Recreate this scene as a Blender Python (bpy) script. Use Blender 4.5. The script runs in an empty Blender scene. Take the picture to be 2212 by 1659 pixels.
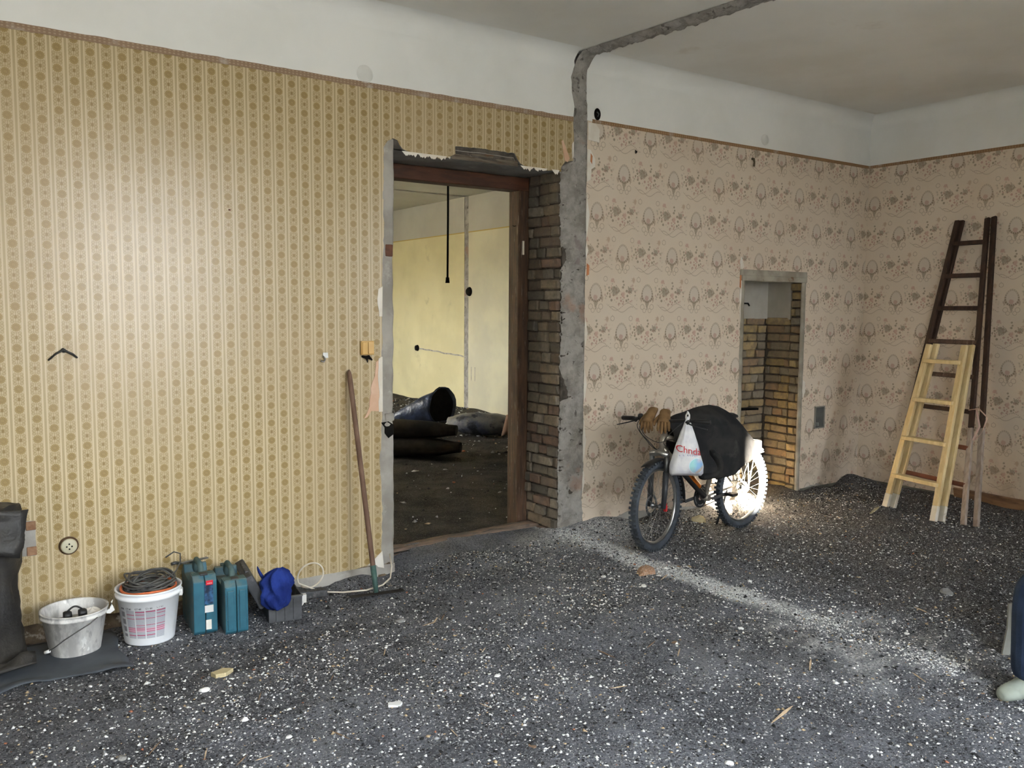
import bpy, bmesh, math, random
import numpy as np
from mathutils import Vector, Matrix, noise, geometry

random.seed(7)
rng = np.random.default_rng(11)
R = math.radians
sc = bpy.context.scene
COL = sc.collection

# ------------------------------------------------------------------ camera
CAM_H = 1.75
cd = bpy.data.cameras.new('camera')
cam = bpy.data.objects.new('camera', cd)
COL.objects.link(cam)
_rt = Vector((0.82439995, -0.56595984, 0.0073607))
_up = Vector((0.04243255, 0.07476651, 0.99629787))
_fw = Vector((0.56441492, 0.82103558, -0.08565262))
_m = Matrix((_rt, _up, -_fw)).transposed().to_4x4()
_m.translation = Vector((0, 0, CAM_H))
cam.matrix_world = _m
cd.sensor_fit = 'HORIZONTAL'
cd.sensor_width = 36.0
cd.lens = 1861.83 / 2212 * 36.0
cd.clip_start = 0.05
sc.camera = cam

# ------------------------------------------------------------------ exposure
vs = sc.view_settings
vs.view_transform = 'Standard'
vs.look = 'None'
vs.exposure = 1.34
vs.gamma = 1.0
vs.use_curve_mapping = False
cy = sc.cycles
cy.max_bounces = 6
cy.diffuse_bounces = 3
cy.glossy_bounces = 2
cy.transmission_bounces = 2
cy.caustics_reflective = False
cy.caustics_refractive = False
cy.use_adaptive_sampling = True
cy.adaptive_threshold = 0.17
cy.adaptive_min_samples = 16

# ------------------------------------------------------------------ sky
SKY = 13.5
w = bpy.data.worlds.new('sky')
sc.world = w
w.use_nodes = True
nt = w.node_tree
nt.nodes.clear()
_o = nt.nodes.new('ShaderNodeOutputWorld')
_b = nt.nodes.new('ShaderNodeBackground')
_tc = nt.nodes.new('ShaderNodeTexCoord')
_sx = nt.nodes.new('ShaderNodeSeparateXYZ')
_cr = nt.nodes.new('ShaderNodeValToRGB')
_mr = nt.nodes.new('ShaderNodeMapRange')
_mr.inputs[1].default_value = -1
_mr.inputs[2].default_value = 1
nt.links.new(_tc.outputs['Generated'], _sx.inputs[0])
nt.links.new(_sx.outputs[2], _mr.inputs[0])
nt.links.new(_mr.outputs[0], _cr.inputs[0])
e = _cr.color_ramp.elements
e[0].position = 0.0
e[0].color = (0.27, 0.265, 0.25, 1)
e[1].position = 1.0
e[1].color = (0.72, 0.85, 1.0, 1)
for pos, c in ((0.49, (0.27, 0.265, 0.25, 1)), (0.51, (0.94, 0.97, 1.0, 1)), (0.7, (0.84, 0.92, 1.0, 1))):
    k = e.new(pos)
    k.color = c
nt.links.new(_cr.outputs[0], _b.inputs[0])
_b.inputs[1].default_value = SKY
nt.links.new(_b.outputs[0], _o.inputs[0])

# ------------------------------------------------------------------ sun
sd = bpy.data.lights.new('sun', 'SUN')
sd.energy = 230.0
sd.angle = R(0.55)
sd.color = (1.0, 0.90, 0.72)
sun = bpy.data.objects.new('sun', sd)
COL.objects.link(sun)
sun.rotation_euler = Vector((-0.6, -1.0, 0.25)).to_track_quat('Z', 'Y').to_euler()
sun.location = (-6, -12, 6)

# window positions (x0, x1, z0, z1) in the wall behind the camera; (y0, y1, z0, z1) in the far left wall of the hall
YB, XL, XR, YW, ZC = -1.2, -2.2, 7.97, 5.26, 3.69
WINS = [(1.55, 3.35, 0.85, 3.3), (-1.15, 0.45, 0.85, 3.3), (5.7, 6.5, 1.1, 3.2)]  # third window added to brighten the pink side
HX0, HX1, HY0, HY1 = 0.6, 7.87, 5.82, 17.0
HWINS = [(12.2, 13.4, 0.9, 2.6), (14.4, 15.4, 0.9, 2.6)]
def portal(loc, rot, sx, sz):
    d = bpy.data.lights.new('window_portal', 'AREA')
    d.shape = 'RECTANGLE'
    d.size, d.size_y = sx, sz
    d.cycles.is_portal = True
    o = bpy.data.objects.new('window_portal', d)
    COL.objects.link(o)
    o.location = loc
    o.rotation_euler = rot
for a, b, c, d_ in WINS:
    portal(((a + b) / 2, YB - 0.38, (c + d_) / 2), (R(-90), 0, R(180)), b - a, d_ - c)
for a, b, c, d_ in HWINS:
    portal((HX0 - 0.38, (a + b) / 2, (c + d_) / 2), (R(-90), 0, R(90)), b - a, d_ - c)

# ------------------------------------------------------------------ helpers
def lin(c):
    return c / 12.92 if c <= 0.04045 else ((c + 0.055) / 1.055) ** 2.4
def C(r, g, b):
    return (lin(r / 255), lin(g / 255), lin(b / 255), 1.0)

class X:
    """a socket in a node tree with arithmetic"""
    def __init__(s, nt, k): s.nt, s.k = nt, k
    def _m(s, op, *a):
        n = s.nt.nodes.new('ShaderNodeMath')
        n.operation = op
        for i, q in enumerate(a):
            if isinstance(q, X): s.nt.links.new(q.k, n.inputs[i])
            else: n.inputs[i].default_value = q
        return X(s.nt, n.outputs[0])
    def __add__(s, o): return s._m('ADD', s, o)
    __radd__ = __add__
    def __sub__(s, o): return s._m('SUBTRACT', s, o)
    def __rsub__(s, o): return s._m('SUBTRACT', o, s)
    def __mul__(s, o): return s._m('MULTIPLY', s, o)
    __rmul__ = __mul__
    def __truediv__(s, o): return s._m('DIVIDE', s, o)
    def abs(s): return s._m('ABSOLUTE', s)
    def floor(s): return s._m('FLOOR', s)
    def fract(s): return s._m('FRACT', s)
    def mod(s, o): return s._m('FLOORED_MODULO', s, o)
    def sqrt(s): return s._m('SQRT', s)
    def cos(s): return s._m('COSINE', s)
    def sin(s): return s._m('SINE', s)
    def max(s, o): return s._m('MAXIMUM', s, o)
    def min(s, o): return s._m('MINIMUM', s, o)
    def lt(s, o): return s._m('LESS_THAN', s, o)
    def gt(s, o): return s._m('GREATER_THAN', s, o)
    def atan2(s, o): return s._m('ARCTAN2', s, o)
    def ss(s, lo, hi):
        n = s.nt.nodes.new('ShaderNodeMapRange')
        n.interpolation_type = 'SMOOTHSTEP'
        s.nt.links.new(s.k, n.inputs[0])
        inv = lo > hi
        n.inputs[1].default_value, n.inputs[2].default_value = (hi, lo) if inv else (lo, hi)
        n.inputs[3].default_value, n.inputs[4].default_value = (1, 0) if inv else (0, 1)
        return X(s.nt, n.outputs[0])

def newmat(name):
    m = bpy.data.materials.new(name)
    m.use_nodes = True
    nt = m.node_tree
    p = nt.nodes['Principled BSDF']
    return m, nt, p
def xyz(nt, kind='Object'):
    tc = nt.nodes.new('ShaderNodeTexCoord')
    s = nt.nodes.new('ShaderNodeSeparateXYZ')
    nt.links.new(tc.outputs[kind], s.inputs[0])
    return X(nt, s.outputs[0]), X(nt, s.outputs[1]), X(nt, s.outputs[2]), tc.outputs[kind]
def comb(nt, a, b, c=0.0):
    n = nt.nodes.new('ShaderNodeCombineXYZ')
    for i, q in enumerate((a, b, c)):
        if isinstance(q, X): nt.links.new(q.k, n.inputs[i])
        else: n.inputs[i].default_value = q
    return n.outputs[0]
def nz(nt, vec, scale, detail=4, rough=0.55, dist=0.0):
    n = nt.nodes.new('ShaderNodeTexNoise')
    n.inputs['Scale'].default_value = scale
    n.inputs['Detail'].default_value = detail
    n.inputs['Roughness'].default_value = rough
    n.inputs['Distortion'].default_value = dist
    if vec is not None: nt.links.new(vec, n.inputs['Vector'])
    return X(nt, n.outputs[0])
def vor(nt, vec, scale, feature='F1'):
    n = nt.nodes.new('ShaderNodeTexVoronoi')
    n.feature = feature
    n.inputs['Scale'].default_value = scale
    if vec is not None: nt.links.new(vec, n.inputs['Vector'])
    col = None
    if 'Color' in n.outputs:
        sp = nt.nodes.new('ShaderNodeSeparateColor')
        nt.links.new(n.outputs['Color'], sp.inputs[0])
        col = (X(nt, sp.outputs[0]), X(nt, sp.outputs[1]), X(nt, sp.outputs[2]))
    return X(nt, n.outputs['Distance']), col
def mix(nt, f, a, b):
    n = nt.nodes.new('ShaderNodeMix')
    n.data_type = 'RGBA'
    for i, q in ((0, f), (6, a), (7, b)):
        if isinstance(q, X): nt.links.new(q.k, n.inputs[i])
        elif hasattr(q, 'is_output'): nt.links.new(q, n.inputs[i])
        else: n.inputs[i].default_value = q
    return n.outputs[2]
def bump(nt, p, h, strength=0.3, dist=0.01):
    b = nt.nodes.new('ShaderNodeBump')
    b.inputs['Strength'].default_value = strength
    b.inputs['Distance'].default_value = dist
    nt.links.new(h.k, b.inputs['Height'])
    nt.links.new(b.outputs[0], p.inputs['Normal'])
def setp(p, rough=0.8, spec=0.3, metal=0.0):
    p.inputs['Roughness'].default_value = rough
    p.inputs['Specular IOR Level'].default_value = spec
    p.inputs['Metallic'].default_value = metal

def nm(name, a, b=None, scale=6.0, lo=0.35, hi=0.65, rough=0.8, spec=0.3, metal=0.0, bs=0.0, bscale=60.0, bdist=0.01,
       c=None, cscale=20.0, clo=0.6, chi=0.7, stretch=None, coat=0.0, trans=0.0):
    """noise-mottled material of two colours, an optional third in blotches, and bump"""
    m, nt, p = newmat(name)
    setp(p, rough, spec, metal)
    x, y, z, v = xyz(nt)
    if stretch: v = comb(nt, x * stretch[0], y * stretch[1], z * stretch[2])
    col = a
    if b is not None:
        col = mix(nt, nz(nt, v, scale).ss(lo, hi), a, b)
    if c is not None:
        col = mix(nt, nz(nt, v, cscale, 6, 0.65).ss(clo, chi), col, c)
    if hasattr(col, 'is_output'): nt.links.new(col, p.inputs['Base Color'])
    else: p.inputs['Base Color'].default_value = col
    if bs > 0: bump(nt, p, nz(nt, v, bscale, 5), bs, bdist)
    if coat: p.inputs['Coat Weight'].default_value = coat
    if trans: p.inputs['Transmission Weight'].default_value = trans
    return m

class MB:
    """mesh builder"""
    def __init__(s): s.v, s.f, s.m, s.s = [], [], [], []
    def add(s, vs, fs, mi=0, smooth=False, M=None):
        o = len(s.v)
        for q in vs:
            q = Vector(q)
            s.v.append(tuple(M @ q) if M is not None else tuple(q))
        for f in fs:
            s.f.append(tuple(i + o for i in f)); s.m.append(mi); s.s.append(smooth)
        return s
    def box(s, x0, x1, y0, y1, z0, z1, mi=0, M=None):
        vs = [(x, y, z) for z in (z0, z1) for y in (y0, y1) for x in (x0, x1)]
        return s.add(vs, [(0, 2, 3, 1), (4, 5, 7, 6), (0, 1, 5, 4), (2, 6, 7, 3), (0, 4, 6, 2), (1, 3, 7, 5)], mi, False, M)
    def bar(s, a, b, wx, wy, mi=0, up=(0, 0, 1), off=0.0):
        """square-section bar from a to b: wx across, wy along the projected up"""
        a, b = Vector(a), Vector(b)
        d = (b - a).normalized()
        u = Vector(up)
        x = d.cross(u)
        if x.length < 1e-4: x = d.cross(Vector((1, 0, 0)))
        x.normalize()
        y = x.cross(d).normalized()
        vs = [p + x * sx * wx / 2 + y * sy * wy / 2 for p in (a, b) for sy in (-1, 1) for sx in (-1, 1)]
        return s.add(vs, [(0, 2, 3, 1), (4, 5, 7, 6), (0, 1, 5, 4), (2, 6, 7, 3), (0, 4, 6, 2), (1, 3, 7, 5)], mi)
    def tube(s, path, r, n=8, mi=0, closed=False, cap=True, smooth=True, flat=1.0):
        P = [Vector(p) for p in path]
        N = len(P)
        rr = r if isinstance(r, (list, tuple)) else [r] * N
        prev = None
        rings = []
        for i in range(N):
            if closed: d = P[(i + 1) % N] - P[i - 1]
            else: d = P[min(i + 1, N - 1)] - P[max(i - 1, 0)]
            d = d.normalized() if d.length > 1e-9 else Vector((0, 0, 1))
            if prev is None:
                u = d.cross(Vector((0, 0, 1)))
                if u.length < 1e-3: u = d.cross(Vector((1, 0, 0)))
            else:
                u = prev - d * prev.dot(d)
            u.normalize()
            prev = u
            w_ = d.cross(u)
            rings.append([P[i] + (u * math.cos(2 * math.pi * k / n) + w_ * flat * math.sin(2 * math.pi * k / n)) * rr[i] for k in range(n)])
        return s.loft(rings, mi, closed, cap, smooth)
    def loft(s, rings, mi=0, closed=False, cap=True, smooth=True, wrap=True):
        n = len(rings[0])
        N = len(rings)
        vs = [q for r in rings for q in r]
        fs = []
        for i in range(N if closed else N - 1):
            j = (i + 1) % N
            for k in range(n if wrap else n - 1):
                l = (k + 1) % n
                fs.append((i * n + k, i * n + l, j * n + l, j * n + k))
        s.add(vs, fs, mi, smooth)
        if cap and not closed and wrap:
            s.add(rings[0], [tuple(range(n))[::-1]], mi)
            s.add(rings[-1], [tuple(range(n))], mi)
        return s
    def lathe(s, prof, n=32, mi=0, M=None, closed=False, smooth=True):
        rings = [[(r * math.cos(2 * math.pi * k / n), r * math.sin(2 * math.pi * k / n), z) for k in range(n)] for r, z in prof]
        if M is not None: rings = [[M @ Vector(q) for q in r] for r in rings]
        return s.loft(rings, mi, closed, False, smooth)
    def prism(s, poly, f, d0, d1, mi=0, side=None):
        """polygon (2-D list) mapped by f(a, b, depth), extruded from d0 to d1"""
        n = len(poly)
        tris = geometry.tessellate_polygon([[Vector((a, b, 0)) for a, b in poly]])
        fr = [f(a, b, d0) for a, b in poly]
        bk = [f(a, b, d1) for a, b in poly]
        s.add(fr, [tuple(t) for t in tris], mi)
        s.add(bk, [tuple(t)[::-1] for t in tris], mi)
        s.add(fr + bk, [(i, (i + 1) % n, n + (i + 1) % n, n + i) for i in range(n)], mi if side is None else side)
        return s
    def grid(s, rows, mi=0, smooth=True):
        return s.loft(rows, mi, False, False, smooth, wrap=False)
    def tr(s, M):
        s.v = [tuple(M @ Vector(q)) for q in s.v]
        return s
    def mesh(s, name):
        me = bpy.data.meshes.new(name)
        me.from_pydata(s.v, [], s.f)
        me.polygons.foreach_set('material_index', s.m)
        me.polygons.foreach_set('use_smooth', s.s)
        bm = bmesh.new(); bm.from_mesh(me)
        bmesh.ops.remove_doubles(bm, verts=bm.verts, dist=1e-6)
        bmesh.ops.recalc_face_normals(bm, faces=bm.faces)
        bm.to_mesh(me); bm.free()
        me.update()
        return me
    def build(s, name, mats, parent=None, bevel=0.0, subsurf=0, solid=0.0, loc=None, world=False):
        if not isinstance(mats, (list, tuple)): mats = [mats]
        if world and parent is not None:
            s.tr(root_matrix(parent).inverted())
        me = s.mesh(name)
        for q in mats: me.materials.append(q)
        o = bpy.data.objects.new(name, me)
        COL.objects.link(o)
        if loc is not None: o.location = loc
        if parent is not None: o.parent = parent
        if solid:
            k = o.modifiers.new('thickness', 'SOLIDIFY'); k.thickness = solid; k.offset = 0
        if bevel:
            k = o.modifiers.new('bevel', 'BEVEL'); k.width = bevel; k.segments = 2; k.limit_method = 'ANGLE'; k.angle_limit = R(40)
        if subsurf:
            k = o.modifiers.new('subsurf', 'SUBSURF'); k.levels = subsurf; k.render_levels = subsurf
        return o
def root_matrix(o):
    M = Matrix.Identity(4)
    while o is not None:
        M = Matrix.LocRotScale(o.location, o.rotation_euler, o.scale) @ M
        o = o.parent
    return M
def tag(o, label, cat, group=None, kind=None):
    o['label'] = label
    o['category'] = cat
    if group: o['group'] = group
    if kind: o['kind'] = kind
    return o
def thing(name, label, cat, loc=(0, 0, 0), rotz=0.0, group=None):
    o = bpy.data.objects.new(name, None)
    COL.objects.link(o)
    o.location = loc
    o.rotation_euler = (0, 0, rotz)
    o.empty_display_size = 0.1
    return tag(o, label, cat, group)
def struct(o, label=None):
    o['kind'] = 'structure'
    if label: o['label'] = label
    return o
def link_copy(mesh, name, parent=None, M=None):
    o = bpy.data.objects.new(name, mesh)
    COL.objects.link(o)
    if parent is not None: o.parent = parent
    if M is not None: o.matrix_local = M
    return o
def n3(x, y, z, s=1.0):
    return noise.noise(Vector((x * s, y * s, z * s)))
def interp(tab, t):
    if t <= tab[0][0]: return tab[0][1]
    for (a, u), (b, v) in zip(tab, tab[1:]):
        if t <= b: return u + (v - u) * (t - a) / (b - a)
    return tab[-1][1]
def sstep(t):
    t = min(1.0, max(0.0, t))
    return t * t * (3 - 2 * t)
def floor_base(x, y):
    z = -0.085 * sstep((y - 3.7) / 1.0) * sstep((3.0 - x) / 0.6)
    return z
def ragged(poly, amp=0.006, step=0.03, seed=0.0):
    """subdivide an open polyline and make it ragged"""
    out = []
    for (a, b), (c, d) in zip(poly, poly[1:]):
        L = math.hypot(c - a, d - b)
        k = max(1, int(L / step))
        for i in range(k):
            t = i / k
            x, z = a + (c - a) * t, b + (d - b) * t
            q = amp * (n3(x * 23 + seed, z * 23, 1.3) + 0.7 * n3(x * 61, z * 61 + seed, 7.7))
            out.append((x + q, z + amp * n3(z * 31, x * 31, seed)))
    out.append(poly[-1])
    return out

# ------------------------------------------------------------------ wall materials
def gold_paper():
    m, nt, p = newmat('gold_wallpaper')
    setp(p, 0.29, 0.36)
    u, _, v, vec = xyz(nt)
    PU, PV = 0.0805, 0.110
    cu = (u - 0.424) / PU + 200.5
    ci = cu.floor()
    fu = (cu - ci - 0.5) * PU
    cv = (v - 2.519) / PV + 0.5 + ci.mod(2.0) * 0.5
    fv = (cv.fract() - 0.5) * PV
    au, av = fu.abs(), fv.abs()
    r = ((fu * fu) + fv * fv).sqrt()
    ang = fv.atan2(fu)
    pet = (ang * 14.0).cos()
    R0 = pet * 0.0021 + 0.0222
    daisy = (R0 - r).ss(-0.0008, 0.0012)
    ring = ((r - 0.011).abs()).ss(0.0035, 0.0)
    tex = nz(nt, comb(nt, fu, fv), 260, 3).ss(0.35, 0.62)
    w_ = PV / 2 - av
    bud = ((au * au) * 1.3 + (w_ - 0.002) * (w_ - 0.002)).sqrt().ss(0.0105, 0.006)
    def curl(cx, cy, rr, th):
        return ((((au - cx) * (au - cx) + (av - cy) * (av - cy)).sqrt() - rr).abs()).ss(th, th * 0.4)
    sc1 = curl(0.0160, 0.0310, 0.0068, 0.0024)
    sc2 = curl(0.0165, 0.0465, 0.0072, 0.0024)
    sc3 = curl(0.0085, 0.0390, 0.0110, 0.0015)
    stem = au.ss(0.0024, 0.0010) * av.ss(0.021, 0.024)
    scroll = sc1.max(sc2).max(sc3).max(stem)
    du = PU / 2 - au
    dots = ((v * 1100.0).sin()).ss(-0.6, 0.4)
    l1 = ((du - 0.0015).abs()).ss(0.0016, 0.0007) * (dots * 0.5 + 0.5)
    l2 = ((du - 0.0050).abs()).ss(0.0018, 0.0008) * 0.55
    band = ((du - 0.0095).abs()).ss(0.0040, 0.0025)
    base, light = C(191, 173, 138), C(206, 190, 157)
    gold, dark, pale = C(146, 122, 72), C(118, 96, 54), C(172, 148, 98)
    col = mix(nt, band, base, light)
    col = mix(nt, l1 * 0.75, col, C(140, 120, 80))
    col = mix(nt, l2, col, C(160, 140, 98))
    col = mix(nt, scroll * 0.78, col, C(152, 130, 86))
    col = mix(nt, bud * 0.85, col, C(138, 114, 66))
    dcol = mix(nt, tex * 0.55, gold, pale)
    dcol = mix(nt, ring * 0.35, dcol, dark)
    col = mix(nt, daisy * 0.95, col, dcol)
    grime = nz(nt, vec, 1.3, 5, 0.6)
    col = mix(nt, grime.ss(0.40, 0.75) * 0.30, col, C(176, 157, 120))
    stain = nz(nt, vec, 0.55, 3).ss(0.45, 0.7)
    col = mix(nt, stain * 0.18, col, C(192, 170, 140))
    nt.links.new(col, p.inputs['Base Color'])
    bump(nt, p, nz(nt, vec, 55, 3) + daisy * 0.25, 0.10, 0.004)
    return m

def pink_paper(axis):
    m, nt, p = newmat('pink_wallpaper_' + axis)
    setp(p, 0.55, 0.3)
    x, y, v, vec = xyz(nt)
    u = x if axis == 'x' else 12.62 - y
    P, Q = 0.55, 0.3145
    cv = (v - 3.138) / Q + 100.5
    row = cv.floor()
    fv = (cv - row - 0.5) * Q
    cu = (u - 4.962) / P + 50.5 + row.mod(2.0) * 0.5
    fu = (cu.fract() - 0.5) * P
    gu = ((cu + 0.5).fract() - 0.5) * P
    # medallion
    ex, ey = fu / 0.057, (fv - 0.012) / 0.068
    egg = ex * (1.0 + ey * 0.16)
    e_ = (egg * egg + ey * ey).sqrt()
    ang = ey.atan2(ex)
    beads = ((ang * 20.0).cos()).ss(-0.9, 0.3) * 0.55 + 0.45
    low = ey.ss(0.9, -0.4)
    ring = ((e_ - 1.0).abs()).ss(0.17, 0.08) * beads * (low * 0.5 + 0.5)
    inner = e_.ss(0.97, 0.88)
    wob = nz(nt, comb(nt, fu, fv), 70, 2)
    rose = (((fu + 0.004) * (fu + 0.004) + (fv + 0.026) * (fv + 0.026)).sqrt() + (wob - 0.5) * 0.02).ss(0.026, 0.016)
    tail = (fu.abs() - (fv + 0.132) * 0.30 - (wob - 0.5) * 0.03).ss(0.004, -0.004) * fv.ss(-0.134, -0.118) * fv.ss(-0.052, -0.064)
    sidel = (((fu.abs() - 0.066) * (fu.abs() - 0.066) + (fv + 0.035) * (fv + 0.035) * 0.35).sqrt() + (wob - 0.5) * 0.03).ss(0.016, 0.008)
    def curl(cx, cy, rr, th, s=1.0):
        a = fu.abs() if s == 1.0 else fu
        return ((((a - cx) * (a - cx) + (fv - cy) * (fv - cy)).sqrt() - rr).abs()).ss(th, th * 0.35)
    curls = curl(0.052, -0.098, 0.021, 0.0040).max(curl(0.030, -0.128, 0.017, 0.0036)).max(curl(0.098, 0.122, 0.019, 0.0038))
    # flower clusters between the medallions
    vd, vc = vor(nt, comb(nt, gu, fv), 40.0)
    cm = (((gu + 0.012) * (gu + 0.012)) * 0.36 + (fv - 0.015) * (fv - 0.015)).sqrt() + (nz(nt, comb(nt, gu, fv), 22, 3) - 0.5) * 0.09
    cl = cm.ss(0.120, 0.085) * vd.ss(0.52, 0.34) * vc[0].gt(0.30)
    lf = (((gu + 0.075) * (gu + 0.075) * 0.8 + (fv - 0.028) * (fv - 0.028)).sqrt() + (nz(nt, comb(nt, gu, fv), 58, 3) - 0.5) * 0.12).ss(0.040, 0.032)
    lf2 = (((gu - 0.086) * (gu - 0.086) + (fv - 0.035) * (fv - 0.035)).sqrt() + (nz(nt, comb(nt, gu, fv), 75, 3) - 0.5) * 0.10).ss(0.028, 0.021)
    rs2 = (((gu - 0.010) * (gu - 0.010) + (fv - 0.000) * (fv - 0.000)).sqrt() + (wob - 0.5) * 0.03).ss(0.026, 0.015)
    rs3 = (((gu + 0.105) * (gu + 0.105) + (fv - 0.110) * (fv - 0.110)).sqrt() + (wob - 0.5) * 0.03).ss(0.022, 0.012)
    rs4 = (((gu - 0.120) * (gu - 0.120) + (fv - 0.118) * (fv - 0.118)).sqrt() + (wob - 0.5) * 0.04).ss(0.024, 0.013)
    # dotted vines
    vine = ((fv + 0.098 - (gu * 24.0).sin() * 0.030).abs()).ss(0.0060, 0.0025) * ((gu * 420.0).sin()).ss(-0.5, 0.2) * gu.abs().ss(0.165, 0.155)
    vine2 = ((fv + 0.120 + (gu * 30.0).cos() * 0.022).abs()).ss(0.0050, 0.0020) * gu.abs().ss(0.13, 0.12)
    sp, spc = vor(nt, comb(nt, gu, fv), 27.0)
    specks = sp.ss(0.17, 0.10) * spc[1].gt(0.55) * fu.abs().ss(0.075, 0.095)
    base = C(223, 208, 190)
    col = base
    col = mix(nt, inner * 0.45, col, C(205, 196, 186))
    col = mix(nt, specks * 0.55, col, C(168, 146, 130))
    col = mix(nt, vine * 0.7, col, C(160, 140, 120))
    col = mix(nt, vine2 * 0.55, col, C(168, 148, 130))
    col = mix(nt, curls * 0.62, col, C(164, 146, 126))
    ccol = mix(nt, vc[1].gt(0.62), C(152, 138, 116), C(190, 152, 138))
    col = mix(nt, cl * 0.85, col, ccol)
    col = mix(nt, rs2.max(rs3) * 0.60, col, C(196, 146, 134))
    col = mix(nt, rs4 * 0.60, col, C(184, 150, 122))
    col = mix(nt, lf.max(lf2) * 0.72, col, C(146, 133, 112))
    col = mix(nt, rose * 0.70, col, C(190, 150, 138))
    col = mix(nt, sidel * 0.65, col, C(168, 144, 124))
    col = mix(nt, tail * 0.65, col, C(144, 127, 104))
    col = mix(nt, ring * 0.90, col, C(140, 122, 100))
    g = nz(nt, vec, 1.1, 5, 0.6).ss(0.4, 0.75)
    col = mix(nt, g * 0.22, col, C(190, 166, 142))
    # grime near the floor
    gl = v.ss(0.75, 0.0) * nz(nt, vec, 5.0, 5, 0.65).ss(0.42, 0.72)
    col = mix(nt, gl * 0.55, col, C(150, 128, 106))
    nt.links.new(col, p.inputs['Base Color'])
    bump(nt, p, nz(nt, vec, 40, 3), 0.10, 0.004)
    return m

GOLD = gold_paper()
PINKX = pink_paper('x')
PINKY = pink_paper('y')
WHITE = nm('white_limewash', C(241, 242, 240), C(234, 235, 232), 1.5, rough=0.9, spec=0.15, bs=0.06, bscale=30, c=C(222, 221, 216), cscale=3.0, clo=0.68, chi=0.8)
CEIL = nm('ceiling_limewash', C(238, 237, 232), C(229, 227, 220), 0.9, rough=0.95, spec=0.1, bs=0.05, bscale=25, c=C(218, 213, 202), cscale=1.6, clo=0.6, chi=0.8)
def border_mat(name, a, b, axis):
    m, nt, p = newmat(name)
    setp(p, 0.7, 0.2)
    x, y, z, v = xyz(nt)
    u = x if axis == 'x' else y
    k = ((u * 260.0).sin()).ss(-0.2, 0.5) * ((z * 420.0).sin()).ss(-0.4, 0.3)
    col = mix(nt, k * 0.55, a, b)
    col = mix(nt, nz(nt, v, 9, 5).ss(0.55, 0.75) * 0.5, col, C(205, 198, 190))
    nt.links.new(col, p.inputs['Base Color'])
    return m
BORDG = border_mat('gold_border', C(150, 126, 104), C(188, 168, 144), 'x')
BORDX = border_mat('pink_border_x', C(146, 114, 82), C(190, 164, 128), 'x')
BORDY = border_mat('pink_border_y', C(146, 114, 82), C(190, 164, 128), 'y')
GREYPL = nm('grey_plaster', C(176, 172, 165), C(150, 145, 138), 4, rough=0.9, spec=0.15, bs=0.25, bscale=35, c=C(196, 192, 186), cscale=7, clo=0.55, chi=0.75)
def scar_mat():
    m, nt, p = newmat('broken_masonry')
    setp(p, 0.95, 0.1)
    x, y, z, v = xyz(nt)
    n1 = nz(nt, v, 9, 7, 0.65)
    col = mix(nt, n1.ss(0.35, 0.65), C(158, 153, 146), C(196, 192, 186))
    n2 = nz(nt, v, 22, 6, 0.7)
    col = mix(nt, n2.ss(0.60, 0.68) * 0.85, col, C(206, 202, 196))
    n3_ = nz(nt, v, 17, 5, 0.6, 0.6)
    col = mix(nt, n3_.ss(0.60, 0.68) * 0.75, col, C(96, 91, 86))
    n4 = nz(nt, v, 3.1, 4, 0.5)
    col = mix(nt, n4.ss(0.58, 0.66) * 0.6, col, C(186, 150, 128))
    n5 = nz(nt, v, 6.5, 3, 0.5)
    col = mix(nt, n5.ss(0.66, 0.72) * 0.6, col, C(150, 134, 132))
    nt.links.new(col, p.inputs['Base Color'])
    bump(nt, p, nz(nt, v, 42, 8, 0.72), 0.9, 0.022)
    return m
SCAR = scar_mat()
MORTAR = nm('mortar', C(104, 98, 90), C(74, 69, 64), 14, rough=0.97, spec=0.1, bs=0.6, bscale=60, c=C(138, 130, 120), cscale=26, clo=0.6, chi=0.7)
ROUGHBASE = nm('bare_wall_foot', C(128, 112, 92), C(92, 80, 68), 12, rough=0.97, spec=0.1, bs=0.8, bscale=40, bdist=0.02, c=C(182, 172, 158), cscale=18, clo=0.56, chi=0.66)
def brick_mat(name, cols, dirt, grime=0.5):
    m, nt, p = newmat(name)
    setp(p, 0.95, 0.1)
    oi = nt.nodes.new('ShaderNodeObjectInfo')
    rmp = nt.nodes.new('ShaderNodeValToRGB')
    rmp.color_ramp.interpolation = 'CONSTANT'
    el = rmp.color_ramp.elements
    el[0].position, el[0].color = 0.0, cols[0]
    el[1].position, el[1].color = 1.0 / len(cols), cols[1]
    for i, c in enumerate(cols[2:]):
        k = el.new((i + 2) / len(cols)); k.color = c
    nt.links.new(oi.outputs['Random'], rmp.inputs[0])
    tc = nt.nodes.new('ShaderNodeTexCoord')
    gm = nt.nodes.new('ShaderNodeNewGeometry')
    v = gm.outputs['Position']
    col = mix(nt, nz(nt, v, 16, 6, 0.65).ss(0.35, 0.7) * grime, rmp.outputs[0], dirt)
    col = mix(nt, nz(nt, v, 30, 5, 0.7).ss(0.60, 0.70) * 0.5, col, C(150, 144, 134))
    nt.links.new(col, p.inputs['Base Color'])
    bump(nt, p, nz(nt, v, 60, 6, 0.7), 0.7, 0.012)
    return m
BRICKD = brick_mat('sooty_brick', [C(136, 126, 112), C(118, 111, 101), C(146, 132, 114), C(124, 110, 97), C(154, 144, 130), C(134, 111, 97)], C(96, 91, 84), 0.6)
BRICKT = brick_mat('tan_brick', [C(160, 144, 118), C(178, 156, 112), C(146, 135, 116), C(166, 140, 112), C(156, 148, 132), C(186, 164, 122)], C(122, 113, 100), 0.7)
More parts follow.
